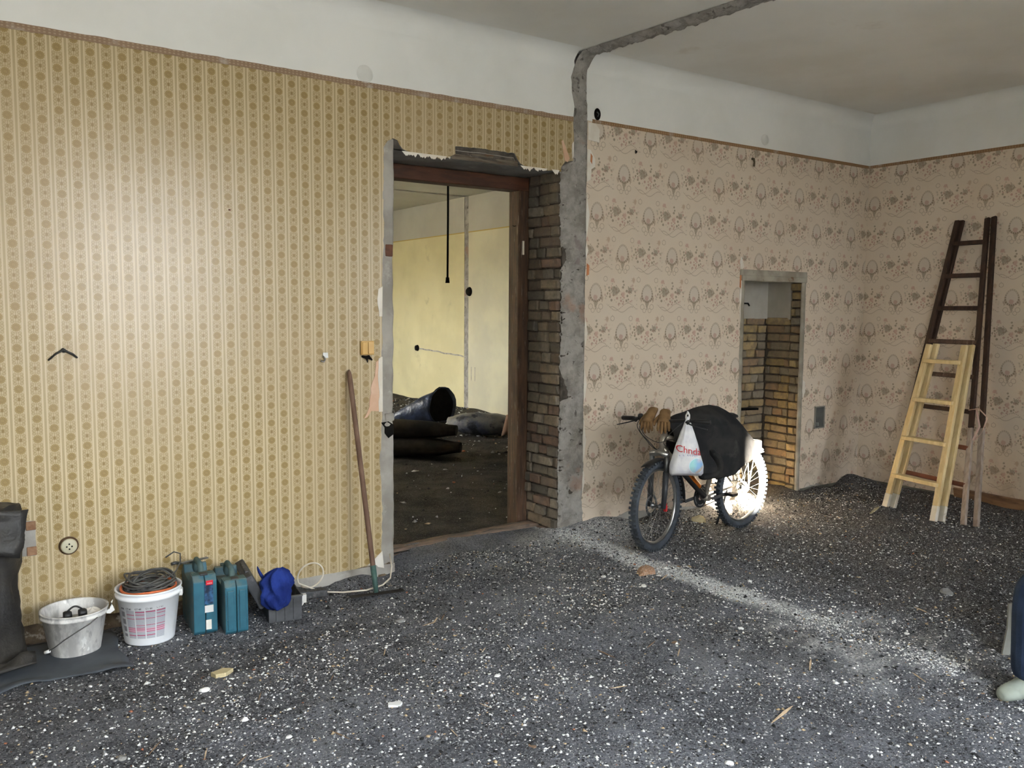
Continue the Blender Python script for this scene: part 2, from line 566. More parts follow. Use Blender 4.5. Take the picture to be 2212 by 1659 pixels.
REDWOOD = nm('red_brown_painted_wood', C(98, 62, 46), C(76, 50, 38), 4, rough=0.55, spec=0.3, stretch=(1, 6, 6), bs=0.15, bscale=30, c=C(128, 92, 72), cscale=12, clo=0.62, chi=0.75)
POSTW = nm('worn_door_post', C(94, 72, 58), C(72, 57, 48), 5, rough=0.75, spec=0.2, stretch=(8, 8, 0.8), bs=0.3, bscale=25, c=C(146, 132, 118), cscale=7, clo=0.58, chi=0.72)
OLDWOOD = nm('old_broken_timber', C(132, 122, 108), C(98, 88, 76), 6, rough=0.9, spec=0.1, stretch=(1.0, 12, 12), bs=0.6, bscale=20, c=C(120, 82, 56), cscale=6, clo=0.58, chi=0.7)
PALEWOODP = nm('greyish_painted_wood', C(176, 170, 156), C(150, 142, 128), 6, rough=0.8, spec=0.2, bs=0.3, bscale=30, c=C(120, 92, 72), cscale=9, clo=0.62, chi=0.7)
TEAR = nm('torn_paper_white', C(236, 231, 222), C(226, 218, 206), 9, rough=0.85)
TEARP = nm('torn_paper_pink', C(226, 194, 170), C(218, 180, 152), 9, rough=0.85)
TEARO = nm('old_orange_paint', C(206, 142, 100), C(196, 128, 88), 12, rough=0.85)

def floor_mat(name, hall=False):
    m, nt, p = newmat(name)
    setp(p, 0.95, 0.12)
    x, y, z, v = xyz(nt)
    n1 = nz(nt, v, 2.3, 6, 0.65)
    n2 = nz(nt, v, 70, 4, 0.7)
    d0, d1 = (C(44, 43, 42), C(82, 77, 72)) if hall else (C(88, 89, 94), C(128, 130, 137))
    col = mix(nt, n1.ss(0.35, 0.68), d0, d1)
    if not hall:
        # browner soil past the removed wall, darkened further to stand in for shade
        br = x.ss(4.2, 5.0)
        col = mix(nt, br * 0.75, col, C(68, 61, 54))
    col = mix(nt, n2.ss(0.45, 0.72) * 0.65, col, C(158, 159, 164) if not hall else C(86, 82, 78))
    v1, c1 = vor(nt, v, 85)
    col = mix(nt, v1.ss(0.36, 0.24) * c1[0].gt(0.80) * 0.9, col, C(196, 196, 196) if not hall else C(128, 124, 118))
    v2, c2 = vor(nt, v, 190)
    col = mix(nt, v2.ss(0.40, 0.26) * c2[0].gt(0.80) * 0.8, col, C(214, 214, 212) if not hall else C(120, 118, 114))
    v3, c3 = vor(nt, v, 85)
    col = mix(nt, v3.ss(0.5, 0.3) * c3[1].gt(0.70) * 0.75, col, C(34, 33, 33))
    if not hall:
        # plaster dust: the trail of the removed partition and the spill at its foot
        wob = (nz(nt, v, 2.2, 4) - 0.5) * 0.35
        tr = ((x - 4.10 + (y - 5.0) * 0.02 + wob * 0.7).abs()).ss(0.17, 0.05) * y.ss(2.6, 3.4)
        tr = tr * nz(nt, v, 14, 7, 0.75).ss(0.22, 0.40)
        spill = (((x - 4.2) * (x - 4.2) * 0.5 + (y - 5.15) * (y - 5.15)).sqrt() + wob).ss(0.55, 0.1) * 0.6
        sp2 = (((x - 4.05) * (x - 4.05) + (y - 2.55) * (y - 2.55)).sqrt() + wob * 1.6).ss(0.75, 0.1) * nz(nt, v, 4, 5, 0.6).ss(0.42, 0.62) * 0.7
        sp3 = (((x - 5.9) * (x - 5.9) * 0.4 + (y - 5.1) * (y - 5.1)).sqrt() + wob).ss(0.55, 0.1) * 0.55
        dust = (tr.max(spill).max(sp2).max(sp3)).min(1.0)
        v4, c4 = vor(nt, v, 95)
        dust = dust * (nz(nt, v, 120, 3, 0.7).ss(0.32, 0.56) * 0.6 + 0.4) * (c4[2].gt(0.38) * 0.75 + 0.25)
        col = mix(nt, dust, col, C(246, 247, 246))
        dd = nz(nt, v, 1.1, 5, 0.6).ss(0.52, 0.72) * x.ss(4.6, 3.6) * 0.4
        col = mix(nt, dd, col, C(140, 141, 144))
    nt.links.new(col, p.inputs['Base Color'])
    bump(nt, p, nz(nt, v, 42, 7, 0.75) + v1 * 0.4, 1.0, 0.022)
    return m
FLOORM = floor_mat('ash_and_rubble')
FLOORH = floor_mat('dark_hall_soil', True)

# ------------------------------------------------------------------ floor
def floor_z(x, y):
    q = 0.018 * n3(x, y, 0.0, 1.7) + 0.012 * n3(x, y, 3.0, 5.0) + 0.006 * n3(x, y, 9.0, 17.0)
    heap = 0.05 * math.exp(-((x - 4.25) / 0.35) ** 2 - ((y - 5.25) / 0.25) ** 2)
    heap += 0.05 * sstep((y - 4.95) / 0.3) * (0.6 + n3(x, y, 5.0, 3.0)) * sstep((x - 4.1) / 0.4)
    heap += 0.035 * sstep((x - 7.55) / 0.3)
    heap += 0.05 * sstep((y - 5.05) / 0.2) * sstep((x - 1.3) / 0.3) * sstep((2.6 - x) / 0.2) * (0.7 + n3(x, y, 8.0, 4.0))
    return floor_base(x, y) + q + heap
def np_floor(xs, ys, fz):
    b = MB()
    nx, ny = len(xs), len(ys)
    vs = [(x, y, fz(x, y)) for y in ys for x in xs]
    fs = [(j * nx + i, j * nx + i + 1, (j + 1) * nx + i + 1, (j + 1) * nx + i) for j in range(ny - 1) for i in range(nx - 1)]
    me = bpy.data.meshes.new('floor')
    me.from_pydata(vs, [], fs)
    me.polygons.foreach_set('use_smooth', [True] * len(fs))
    return me
me = np_floor(np.linspace(XL, 8.0, 256), np.linspace(YB - 0.05, 5.62, 172), floor_z)
me.materials.append(FLOORM)
floor = struct(link_copy(me, 'floor'), 'dark ash and rubble floor strewn with white plaster chips')
me = np_floor(np.linspace(HX0, HX1 + 0.05, 110), np.linspace(5.5, HY1, 150), lambda x, y: -0.015 - 0.06 * sstep((6.4 - y) / 0.5) * 0 + 0.03 * n3(x, y, 0, 1.3) + 0.015 * n3(x, y, 2, 4.0) + 0.05 * sstep((x - 7.2) / 0.5))
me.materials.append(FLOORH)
struct(link_copy(me, 'floor_hall'), 'dark earth floor of the hall behind the doorway')

# ------------------------------------------------------------------ back wall
fxz = lambda a, b, d: (a, d, b)
Z0 = -0.25
b = MB()
for x0, x1, z0, z1 in ((XL, 2.64, Z0, ZC), (2.64, 4.085, 2.815, ZC), (4.085, 6.10, Z0, ZC), (6.10, 7.03, 2.13, ZC), (7.03, XR + 0.2, Z0, ZC)):
    b.box(x0, x1, YW + 0.016, 5.84, z0, z1)
b.box(5.80, 7.25, 5.735, 5.84, Z0, 2.2)
wall = b.build('wall_back', [MORTAR])
struct(wall, 'long wall with gold and pink wallpaper, a broken doorway and a niche')

gold_bottom = [(XL, 0.01), (0.407, 0.017), (0.624, 0.007), (0.863, -0.003), (1.301, -0.0), (1.901, -0.003), (2.192, -0.001), (2.459, 0.012), (2.542, 0.043)]
gold_door = [(2.542, 0.043), (2.551, 0.39), (2.536, 0.711), (2.555, 1.025), (2.542, 1.152), (2.558, 1.494), (2.553, 1.834), (2.573, 2.202), (2.573, 2.806), (2.597, 2.856), (2.641, 2.877), (2.675, 2.868), (2.716, 2.816), (2.785, 2.799), (2.909, 2.8), (3.0, 2.781), (3.066, 2.797), (3.122, 2.828), (3.125, 2.879), (3.377, 2.888), (3.63, 2.882), (3.65, 2.842), (3.7, 2.803), (3.826, 2.796), (3.986, 2.791), (4.052, 2.793), (4.056, 2.825), (4.086, 2.869), (4.166, 2.887)]
scarL = [(4.166, 2.887), (4.172, 3.051), (4.161, 3.19), (4.168, 3.291), (4.149, 3.391), (4.138, 3.509), (4.167, 3.599), (4.175, 3.69)]
scarR = [(4.297, 3.69), (4.29, 3.55), (4.289, 3.377), (4.302, 3.20), (4.301, 2.961), (4.298, 2.644), (4.305, 2.29), (4.299, 1.86), (4.303, 1.426), (4.301, 1.023), (4.31, 0.542), (4.296, 0.244), (4.304, 0.093), (4.329, 0.007)]
pierL = [(4.052, 2.793), (4.065, 2.522), (4.069, 2.243), (4.115, 2.193), (4.12, 2.14), (4.076, 2.068), (4.078, 1.644), (4.075, 1.288), (4.15, 1.122), (4.151, 1.061), (4.079, 1.05), (4.074, 0.746), (4.071, 0.381), (4.068, -0.1)]
poly = ragged(gold_bottom, 0.010, 0.05, 2.0)[:-1] + ragged(gold_door, 0.007, 0.03, 5.0)[:-1] + ragged(scarL[:3], 0.004, 0.04, 3.0) + [(XL, 3.20)]
MB().prism(poly, fxz, YW, YW + 0.018, 0, 1).build('wallpaper', [GOLD, GREYPL], wall)['label'] = 'gold striped wallpaper with rows of daisies'
bot = [(4.329, 0.007), (4.724, 0.012), (5.582, 0.007), (6.135, 0.0)]
poly = ragged(bot, 0.008, 0.06, 1.0) + [(6.13, 0.6), (6.122, 1.3), (6.112, 2.122), (7.018, 2.125), (7.024, 1.2), (7.02, 0.01), (XR, 0.0), (XR, 3.205)]
up = [q for q in reversed(scarR) if q[1] < 3.2]
poly = poly + [(4.302, 3.205)] + ragged(up[::-1], 0.004, 0.05, 9.0)[1:-1]
MB().prism(poly, fxz, YW, YW + 0.018, 0, 1).build('wallpaper', [PINKX, GREYPL], wall)['label'] = 'pink wallpaper with oval medallions and flower sprays'
poly = [(XL, 3.20)] + [(4.161, 3.20)] + ragged(scarL[3:], 0.010, 0.03, 4.0) + [(XL, 3.69)]
MB().prism(poly, fxz, YW - 0.001, YW + 0.018).build('painted_plaster', [WHITE], wall)
poly = [(4.30, 3.205), (XR, 3.205), (XR, 3.69)] + ragged(scarR[:3], 0.003, 0.05, 4.0) + [(4.297, 3.30)]
MB().prism(poly, fxz, YW - 0.001, YW + 0.018).build('painted_plaster', [WHITE], wall)
# paper borders
MB().prism(ragged([(XL, 3.178), (4.163, 3.178)], 0.003, 0.05) + ragged([(4.163, 3.212), (XL, 3.212)], 0.004, 0.05), fxz, YW - 0.004, YW).build('border_strip', [BORDG], wall)
MB().prism(ragged([(4.35, 3.192), (XR, 3.192)], 0.001, 0.2) + ragged([(XR, 3.220), (4.35, 3.220)], 0.002, 0.1), fxz, YW - 0.004, YW).build('border_strip', [BORDX], wall)
# bare foot of the gold wall
MB().grid([[(x, YW + 0.004 - 0.03 * (1 - (z + 0.2) / 0.2) + 0.012 * n3(x, z, 1, 14), z) for x in np.linspace(XL, 2.64, 120)] for z in np.linspace(-0.2, 0.02, 9)]).build('wall_foot', [ROUGHBASE], wall)
MB().grid([[(x, YW - 0.006 + 0.01 * n3(x, z, 4, 10) , z + 0.015 * n3(x, 0, 2, 6)) for x in np.linspace(1.5, 2.64, 60)] for z in np.linspace(-0.075, 0.008, 5)]).build('plaster_remnant', [GREYPL], wall)
# grey plaster jamb left of the doorway
rows = []
stripR = [(2.648, 2.874), (2.649, 2.572), (2.644, 2.175), (2.637, 2.082), (2.642, 1.649), (2.635, 1.083), (2.628, 1.005), (2.638, 0.924), (2.639, 0.379), (2.634, -0.12)]
sr = sorted((z, x) for x, z in stripR)
sl = sorted((z, x) for x, z in gold_door[:12])
for z in np.linspace(-0.12, 2.872, 130):
    xl = interp(sl, z) - 0.02 if z < 2.8 else 2.56 + 0.05 * ((z - 2.8) / 0.07) ** 2
    xr = interp(sr, z) + 0.006 * n3(z * 9, 2, 1)
    row = []
    for k in range(8):
        t = k / 7
        row.append((xl + (xr - xl) * t, YW + 0.004 + 0.008 * n3(xl + t * 0.1, z, 0, 11) + (0.012 if t in (0, ) else 0), z))
    for dy in (0.03, 0.12, 0.35, 0.56):
        row.append((xr + 0.006 + 0.008 * n3(dy, z, 5, 9), YW + dy, z))
    rows.append(row)
MB().grid(rows).build('plaster_jamb', [GREYPL], wall)
# scar of the removed partition and the plaster pier below it
rows = []
sR = sorted((z, x) for x, z in scarR)
sL2 = sorted((z, x) for x, z in scarL)
pL = sorted((z, x) for x, z in pierL)
for z in np.linspace(-0.1, ZC, 330):
    xl = interp(sL2, z) if z > 2.88 else interp(pL, z)
    if 2.79 < z <= 2.88: xl = 4.055 + 0.11 * ((z - 2.79) / 0.09) ** 3
    xr = interp(sR, z)
    tooth = (0.016 * max(0.0, 0.5 + n3(int(z / 0.082) * 3.7, 1, 2))) if z < 2.8 and (z / 0.082) % 1.0 < 0.16 else 0.0
    row = []
    for k in range(13):
        t = k / 12
        x = xl + (xr - xl) * t
        y = YW + 0.004 + 0.014 * n3(x, z, 0, 8) + 0.011 * n3(x, z, 4, 24) + 0.007 * n3(x, z, 8, 55)
        if k < 4: y += tooth * (1 - k / 4) * 2
        if k == 0: y += 0.015
        row.append((x + 0.006 * n3(z, k, 3, 13) * (1 if k in (0,) else 0), y, z))
    rows.append(row)
MB().grid(rows).build('partition_scar', [SCAR], wall)['label'] = 'rough grey scar where a partition wall was torn out'
# soffit above the doorway, broken notch
rows = [[(x, y, 2.808 - 0.010 * n3(x, y, 1, 8) + (0.05 if 3.13 < x < 3.64 and y < 5.30 else 0)) for x in np.linspace(2.64, 4.09, 60)] for y in np.linspace(5.272, 5.84, 14)]
MB().grid(rows).build('soffit', [GREYPL], wall)
rows = [[(x, 5.272 + 0.012 * (z - 2.80) / 0.09 + 0.010 * n3(x * 0.35, z * 4, 2, 12), z) for x in np.linspace(3.10, 3.66, 40)] for z in np.linspace(2.795, 2.90, 12)]
MB().grid(rows).build('broken_board', [OLDWOOD], wall)['label'] = 'exposed grey splintered timber above the doorway'
b = MB()
for i in range(46):
    x = random.uniform(2.72, 3.08) if i < 26 else random.uniform(3.70, 4.04)
    z = 2.795
    s = random.uniform(0.012, 0.035)
    b.add([(x - s, YW - 0.002, z + 0.008), (x + s, YW - 0.002, z + 0.008), (x + random.uniform(-.01, .01), YW - 0.004, z - s * random.uniform(.5, 1.1)), (x, YW + 0.02, z + 0.004)], [(0, 1, 2), (0, 2, 3), (1, 3, 2)])
b.build('plaster_flakes', [TEAR], wall)['kind'] = 'stuff'
# torn paper scraps
def scrap(pts, m, d=0.004):
    MB().prism([(x, z) for x, z in pts], fxz, YW - d, YW + 0.001).build('torn_paper', [m], wall)
scrap([(4.31, 3.19), (4.38, 3.19), (4.42, 3.15), (4.42, 3.05), (4.31, 3.06)], TEAR, 0.006)
scrap([(4.302, 2.99), (4.335, 2.985), (4.38, 2.92), (4.38, 2.86), (4.345, 2.84), (4.335, 2.76), (4.302, 2.74)], TEAR, 0.005)
scrap([(4.335, 2.96), (4.352, 2.94), (4.348, 2.88), (4.332, 2.90)], TEARO, 0.007)
scrap([(4.05, 3.02), (4.065, 3.03), (4.13, 2.90), (4.11, 2.87), (4.085, 2.88)], TEARP, 0.005)
scrap([(4.152, 3.01), (4.168, 3.03), (4.170, 2.92), (4.156, 2.90)], TEAR, 0.005)
for z0, z1 in ((2.66, 2.30), (2.28, 2.15), (1.70, 1.45), (1.30, 1.02), (0.9, 0.55), (0.5, 0.30)):
    scrap(ragged([(4.304, z0), (4.322 + 0.012 * random.random(), (z0 + z1) / 2), (4.304, z1)], 0.006, 0.04, z0) + [(4.300, (z0 + z1) / 2)], TEAR, 0.004)
scrap([(4.315, 2.115), (4.338, 2.10), (4.336, 2.03), (4.315, 2.02)], TEARO, 0.005)
scrap(ragged([(2.545, 1.42), (2.512, 1.40), (2.50, 1.30), (2.470, 1.22), (2.46, 1.10), (2.42, 1.02)], 0.008, 0.03, 1) + ragged([(2.44, 1.03), (2.475, 1.07), (2.53, 1.06), (2.535, 1.24), (2.55, 1.30)], 0.006, 0.03, 8), TEARP, 0.004)
scrap(ragged([(2.545, 1.43), (2.528, 1.42), (2.522, 1.30), (2.530, 1.20), (2.528, 1.06)], 0.006, 0.03, 3) + [(2.556, 1.06), (2.556, 1.43)], TEAR, 0.006)
scrap(ragged([(2.555, 1.90), (2.53, 1.88), (2.525, 1.78), (2.535, 1.70)], 0.006, 0.03, 3) + [(2.556, 1.70), (2.56, 1.90)], TEAR, 0.005)
scrap(ragged([(2.548, 0.10), (2.50, 0.06), (2.44, 0.02)], 0.006, 0.03, 3) + [(2.56, -0.02)], TEAR, 0.005)
scrap([(6.08, 2.20), (6.10, 2.24), (6.135, 2.15), (6.112, 2.13), (6.09, 2.14)], TEAR, 0.005)
scrap(ragged([(6.10, 2.12), (6.085, 1.9), (6.10, 1.72), (6.112, 1.60)], 0.006, 0.04, 3) + [(6.125, 1.6), (6.118, 2.12)], TEAR, 0.005)
scrap([(6.088, 2.11), (6.10, 2.11), (6.098, 1.95), (6.086, 1.97)], TEARO, 0.007)
scrap(ragged([(7.02, 1.10), (7.06, 1.07), (7.065, 0.98), (7.03, 0.92)], 0.006, 0.03, 3) + [(7.018, 1.0)], TEAR, 0.008)
# reddish brick stub left in the jamb, flat black patch for the dark of a hole lower down
MB().box(2.585, 2.64, YW - 0.002, YW + 0.05, 2.10, 2.18).build('brick', [nm('dark_red_brick', C(122, 84, 68), C(92, 66, 56), 18, rough=0.95, bs=0.5)], wall, bevel=0.006)
MB().box(2.575, 2.645, YW - 0.006, YW + 0.02, 0.99, 1.045).build('broken_patch', [GREYPL], wall, bevel=0.01)
BLACK = nm('flat_black', C(22, 21, 20), C(30, 28, 27), 10, rough=0.95, spec=0.05)  # black fittings and wires; also painted as the shade inside holes
MB().prism([(2.545, 0.985), (2.60, 0.99), (2.64, 0.965), (2.64, 0.90), (2.60, 0.875), (2.572, 0.91), (2.57, 0.95)], fxz, YW - 0.001, YW + 0.003).build('hole_shade_patch', [BLACK], wall)

for x0, x1, z1, sd_ in ((4.42, 4.78, .06, 1.0), (4.60, 5.10, .10, 4.0), (5.2, 5.7, .05, 8.0), (7.05, 7.5, .05, 6.0)):
    MB().prism(ragged([(x0, z1 * .4), ((x0 + x1) / 2, z1), (x1, z1 * .3)], .02, .04, sd_) + [(x1, -.06), (x0, -.06)], fxz, YW - .003, YW + .001).build('bare_plaster', [GREYPL], wall)
# ---- bricks
def brick_meshes(mat, n=6):
    out = []
    for i in range(n):
        bm = bmesh.new()
        bmesh.ops.create_cube(bm, size=1.0)
        for v in bm.verts:
            v.co += Vector((random.uniform(-.05, .05), random.uniform(-.05, .05), random.uniform(-.07, .07)))
        bmesh.ops.bevel(bm, geom=list(bm.edges), offset=0.09, segments=1, affect='EDGES')
        for v in bm.verts:
            v.co += Vector((random.uniform(-.03, .03), random.uniform(-.03, .03), random.uniform(-.04, .04)))
        me = bpy.data.meshes.new('brick'); bm.to_mesh(me); bm.free()
        me.materials.append(mat)
        out.append(me)
    return out
BD = brick_meshes(BRICKD); BT = brick_meshes(BRICKT)
def bricks(meshes, parent, plane, p0, u0, u1, z0, z1, course=0.082, head=0.135, stretch=0.25, proud=0.012, depth=0.1, edge=0.0):
    """courses of bricks on the plane x = p0 (facing -x) or y = p0 (facing -y)"""
    k = 0
    z = z0
    while z + course * 0.7 < z1:
        u = u0 - (random.uniform(0, 0.08) if k % 2 else 0.0)
        end = u1 + random.uniform(-edge, edge)
        while u < end - 0.02:
            L = random.choice((head, head, stretch)) * random.uniform(0.85, 1.12)
            L = min(L, end - u)
            if end - u - L < 0.05: L = end - u
            a = max(u, u0)
            if u + L - a > 0.025:
                pr = random.uniform(-0.008, proud)
                c = (a + u + L) / 2
                w_ = u + L - a - 0.010
                hh = course - 0.011
                if plane == 'x':
                    M = Matrix.LocRotScale(Vector((p0 - pr + depth / 2, c, z + course / 2)), Matrix.Rotation(R(random.uniform(-2.5, 2.5)), 4, 'Z').to_quaternion(), Vector((depth, w_, hh)))
                else:
                    M = Matrix.LocRotScale(Vector((c, p0 - pr + depth / 2, z + course / 2)), Matrix.Rotation(R(random.uniform(-2.5, 2.5)), 4, 'Z').to_quaternion(), Vector((w_, depth, hh)))
                link_copy(random.choice(meshes), 'brick', parent, M)
            u += L
        z += course
        k += 1
bricks(BD, wall, 'x', 4.066, 5.285, 5.70, -0.06, 2.80, edge=0.0, proud=0.020)
# niche
bricks(BT, wall, 'x', 6.99, 5.282, 5.40, -0.02, 2.02, proud=0.012, head=0.12, stretch=0.12)
bricks(BT, wall, 'x', 7.015, 5.41, 5.70, -0.02, 1.68, proud=0.012)
bricks(BT, wall, 'y', 5.70, 6.20, 7.01, -0.02, 1.68, proud=0.012)
MB().box(7.006, 7.03, 5.41, 5.70, 1.675, 2.2).box(5.85, 7.02, 5.688, 5.735, 1.68, 2.2).build('niche_plaster', [nm('niche_limewash', C(192, 188, 178), C(176, 171, 160), 3, rough=0.9)], wall, bevel=0.004)
MB().box(5.80, 5.88, 5.276, 5.74, Z0, 2.2).build('niche_side', [MORTAR], wall)
rows = [[(x, y, 0.0 + 0.03 * n3(x, y, 0, 6)) for x in np.linspace(5.85, 7.05, 20)] for y in np.linspace(5.2, 5.75, 10)]
MB().grid(rows).build('niche_floor', [FLOORM], wall)
b = MB()
b.bar((6.35, 5.688, 0.80), (6.90, 5.688, 0.78), 0.03, 0.022)
b.build('iron_strap', [BLACK], wall)
b = MB()
b.tube([(6.60, 5.68, 1.78), (6.62, 5.66, 1.83), (6.68, 5.66, 1.83), (6.72, 5.68, 1.81)], 0.008, 6)
b.build('wall_hook', [BLACK], wall)
# lining of the niche
d2 = thing('door_2', 'low brick niche framed by worn grey painted timber', 'niche', (6.55, YW, 0)); d2['kind'] = 'structure'; del d2['category']
b = MB(); b.box(6.085, 7.025, YW - 0.016, YW + 0.10, 2.075, 2.128); b.build('upper_lintel_board', [PALEWOODP], d2, bevel=0.006, world=True)
b = MB(); b.box(6.10, 7.02, YW - 0.022, YW + 0.12, 2.028, 2.078); b.build('lower_lintel_board', [PALEWOODP], d2, bevel=0.006, world=True)
def jamb(xa, xb, za, zb, seed):
    rows = []
    for z in np.linspace(za, zb, 70):
        o = 0.008 * n3(z, seed, 0, 7)
        rows.append([(xa + o, YW - 0.004, z), ((xa + xb) / 2, YW - 0.012 + 0.004 * n3(z, seed, 2, 15), z), (xb + o + 0.004 * n3(z, seed, 5, 22), YW - 0.006, z), (xb + o, YW + (0.12 if xb < 6.5 else 0.012), z)])
    MB().grid(rows).build('jamb_plaster', [PALEWOODP], d2, world=True)
jamb(6.105, 6.150, 0.0, 2.03, 1.0)
jamb(7.025, 6.975, 0.0, 2.03, 4.0)

# ---- big doorway frame
d1 = thing('door_1', 'reddish brown timber frame left in the broken doorway', 'door', (3.35, 5.77, 0)); d1['kind'] = 'structure'; del d1['category']
rough_bar = lambda x0, x1, y0, y1, z0, z1: MB().box(x0, x1, y0, y1, z0, z1)
rough_bar(2.62, 4.075, 5.70, 5.84, 2.695, 2.80).build('lintel_beam', [REDWOOD], d1, bevel=0.008, world=True)
rough_bar(3.972, 4.075, 5.70, 5.84, -0.05, 2.70).build('door_post', [POSTW], d1, bevel=0.008, world=True)
rough_bar(2.63, 2.735, 5.70, 5.84, -0.05, 2.70).build('door_post', [POSTW], d1, bevel=0.008, world=True)
MB().grid([[(x, y, (0.012 if 5.53 < y < 5.68 else -0.05) + 0.010 * n3(x, y, 0, 7) + 0.02 * (x - 3.3)) for x in np.linspace(2.62, 4.08, 50)] for y in (5.50, 5.515, 5.535, 5.58, 5.63, 5.675, 5.69)]).build('threshold', [nm('worn_threshold', C(150, 128, 112), C(118, 104, 94), 5, stretch=(1, 5, 5), rough=0.9, bs=0.4, bscale=25, c=C(92, 86, 82), cscale=6, clo=0.5, chi=0.65)], d1, world=True)
MB().box(4.005, 4.02, 5.685, 5.702, 2.19, 2.30).build('hinge_plate', [TEAR], d1, bevel=0.003, world=True)
b = MB(); b.tube([(3.975, 5.74, 2.42), (3.95, 5.735, 2.415), (3.935, 5.73, 2.42)], 0.003, 5); b.build('bent_nail', [BLACK], d1, world=True)

# ------------------------------------------------------------------ right wall
b = MB(); b.box(XR + 0.012, XR + 0.25, YB - 0.4, YW + 0.1, Z0, ZC)
wr = struct(b.build('wall_right', [MORTAR]), 'right wall with pink medallion wallpaper under a white band')
b = MB(); b.box(XR, XR + 0.014, YB, YW, -0.02, 3.205); b.build('wallpaper', [PINKY], wr)
b = MB(); b.box(XR - 0.001, XR + 0.014, YB, YW, 3.205, ZC); b.build('painted_plaster', [WHITE], wr)
b = MB(); b.box(XR - 0.004, XR, YB, YW, 3.192, 3.220); b.build('border_strip', [BORDY], wr)
GREENG = nm('grey_green_skirting', C(120, 118, 108), C(92, 92, 84), 6, rough=0.9, bs=0.2)
struct(MB().grid([[(x, YW - 0.012 - (0.004 if z < 0.03 else 0), z) for x in np.linspace(7.03, XR, 30)] for z in (-0.03, 0.022 , 0.03)]).build('baseboard_back', [GREENG]), 'thin grey green plinth line at the foot of the pink wall')
struct(MB().box(XR - 0.014, XR, 2.6, YW, -0.03, 0.045).build('baseboard_right', [GREENG]), 'thin grey green plinth along the right wall')

# ------------------------------------------------------------------ ceiling
b = MB(); b.box(XL - 0.3, XR + 0.3, YB - 0.4, 5.84, ZC, ZC + 0.2)
ceiling = struct(b.build('ceiling', [CEIL]), 'plain grey white ceiling crossed by a rough scar')
RC = 0.13
def cove(name, f, n=10):
    rows = []
    for k in range(n + 1):
        a = math.pi / 2 * k / n
        rows.append([f(t, RC * (1 - math.cos(a)), RC * (1 - math.sin(a))) for t in (0, 1)])
    return MB().grid(rows).build(name, [WHITE], ceiling)
cove('cove', lambda t, d, e: (XL + (4.15 - XL) * t, YW - 0.002 - e, ZC - RC + (RC - d)) if False else (XL + (4.15 - XL) * t, YW - 0.002 - d, ZC - e))
cove('cove', lambda t, d, e: (4.295 + (XR - 4.295) * t, YW - 0.002 - d, ZC - e))
cove('cove', lambda t, d, e: (XR - 0.002 - d, YB + (YW - YB) * t, ZC - e))
# scar in the ceiling
rows = []
for y in np.linspace(YW + 0.005, 0.2, 260):
    t = (YW - y)
    xa, xb = 4.165 + 0.085 * t, 4.300 + 0.105 * t
    if t > 2.5: xa, xb = 4.165 + 0.085 * 2.5, 4.300 + 0.105 * 2.5
    row = []
    for k in range(11):
        s = k / 10
        x = xa + (xb - xa) * s + (0.012 * n3(y, k, 1, 17) if k in (0, 10) else 0)
        z = ZC - 0.004 - (0.022 + 0.026 * n3(x, y, 0, 16) + 0.024 * n3(x, y, 7, 41)) * math.sin(math.pi * s) ** 0.5
        if t < 0.12: z -= 0.10 * (1 - t / 0.12) ** 2
        row.append((x, y, min(z, ZC + 0.002)))
    rows.append(row)
MB().grid(rows).build('partition_scar', [SCAR], ceiling)['label'] = 'rough scar of the removed partition across the ceiling'

# ------------------------------------------------------------------ walls behind the camera with windows
PLAINP = nm('plain_cream_wall', C(232, 224, 206), C(224, 214, 194), 2, rough=0.85)
def window_wall(name, wins, lo, hi, f):
    b = MB()
    xs = lo
    for a, c, z0, z1 in sorted(wins):
        b.add(*f(xs, a, Z0, ZC)); b.add(*f(a, c, Z0, z0)); b.add(*f(a, c, z1, ZC))
        xs = c
    b.add(*f(xs, hi, Z0, ZC))
    return struct(b.build(name, [PLAINP]))
def boxvf(x0, x1, y0, y1, z0, z1):
    q = MB().box(x0, x1, y0, y1, z0, z1)
    return q.v, q.f
window_wall('wall_front', WINS, XL - 0.3, XR + 0.3, lambda a, c, z0, z1: boxvf(a, c, YB - 0.35, YB, z0, z1))['label'] = 'window wall behind the photographer'
window_wall('wall_hall_left', HWINS, 5.84, HY1 + 0.3, lambda a, c, z0, z1: boxvf(HX0 - 0.35, HX0, a, c, z0, z1))['label'] = 'window wall of the hall'
WINW = nm('white_window_paint', C(226, 224, 216), C(214, 210, 200), 5, rough=0.5)
WL = ('nearest the partition stub', 'furthest to the left', 'added to light the pink papered part')
for i, (a, c, z0, z1) in enumerate(WINS):
    t = thing('window_%d' % (i + 1), '', '', ((a + c) / 2, YB - 0.2, z0)); t['kind'] = 'structure'; del t['category']; t['label'] = 'white timber window behind the photographer ' + WL[i]
    b = MB()
    for x0, x1, q0, q1 in ((a, a + .06, z0, z1), (c - .06, c, z0, z1), (a, c, z0, z0 + .06), (a, c, z1 - .06, z1)): b.box(x0, x1, YB - .24, YB - .17, q0, q1)
    b.build('window_frame', [WINW], t, world=True)
    MB().box((a + c) / 2 - .035, (a + c) / 2 + .035, YB - .23, YB - .18, z0, z1).build('mullion', [WINW], t, world=True)
    MB().box(a, c, YB - .23, YB - .18, 2.42, 2.48).build('transom', [WINW], t, world=True)
    MB().box(a - .05, c + .05, YB - .17, YB + .12, z0 - .04, z0).build('window_sill', [WINW], t, world=True)
struct(MB().box(XL - 0.25, XL, YB - 0.3, 5.84, Z0, ZC).build('wall_left', [PLAINP]), 'left end wall of the room')
struct(MB().box(4.17, 4.30, YB, 0.95, Z0, ZC).build('wall_partition', [PLAINP]), 'remaining stub of the torn out partition')

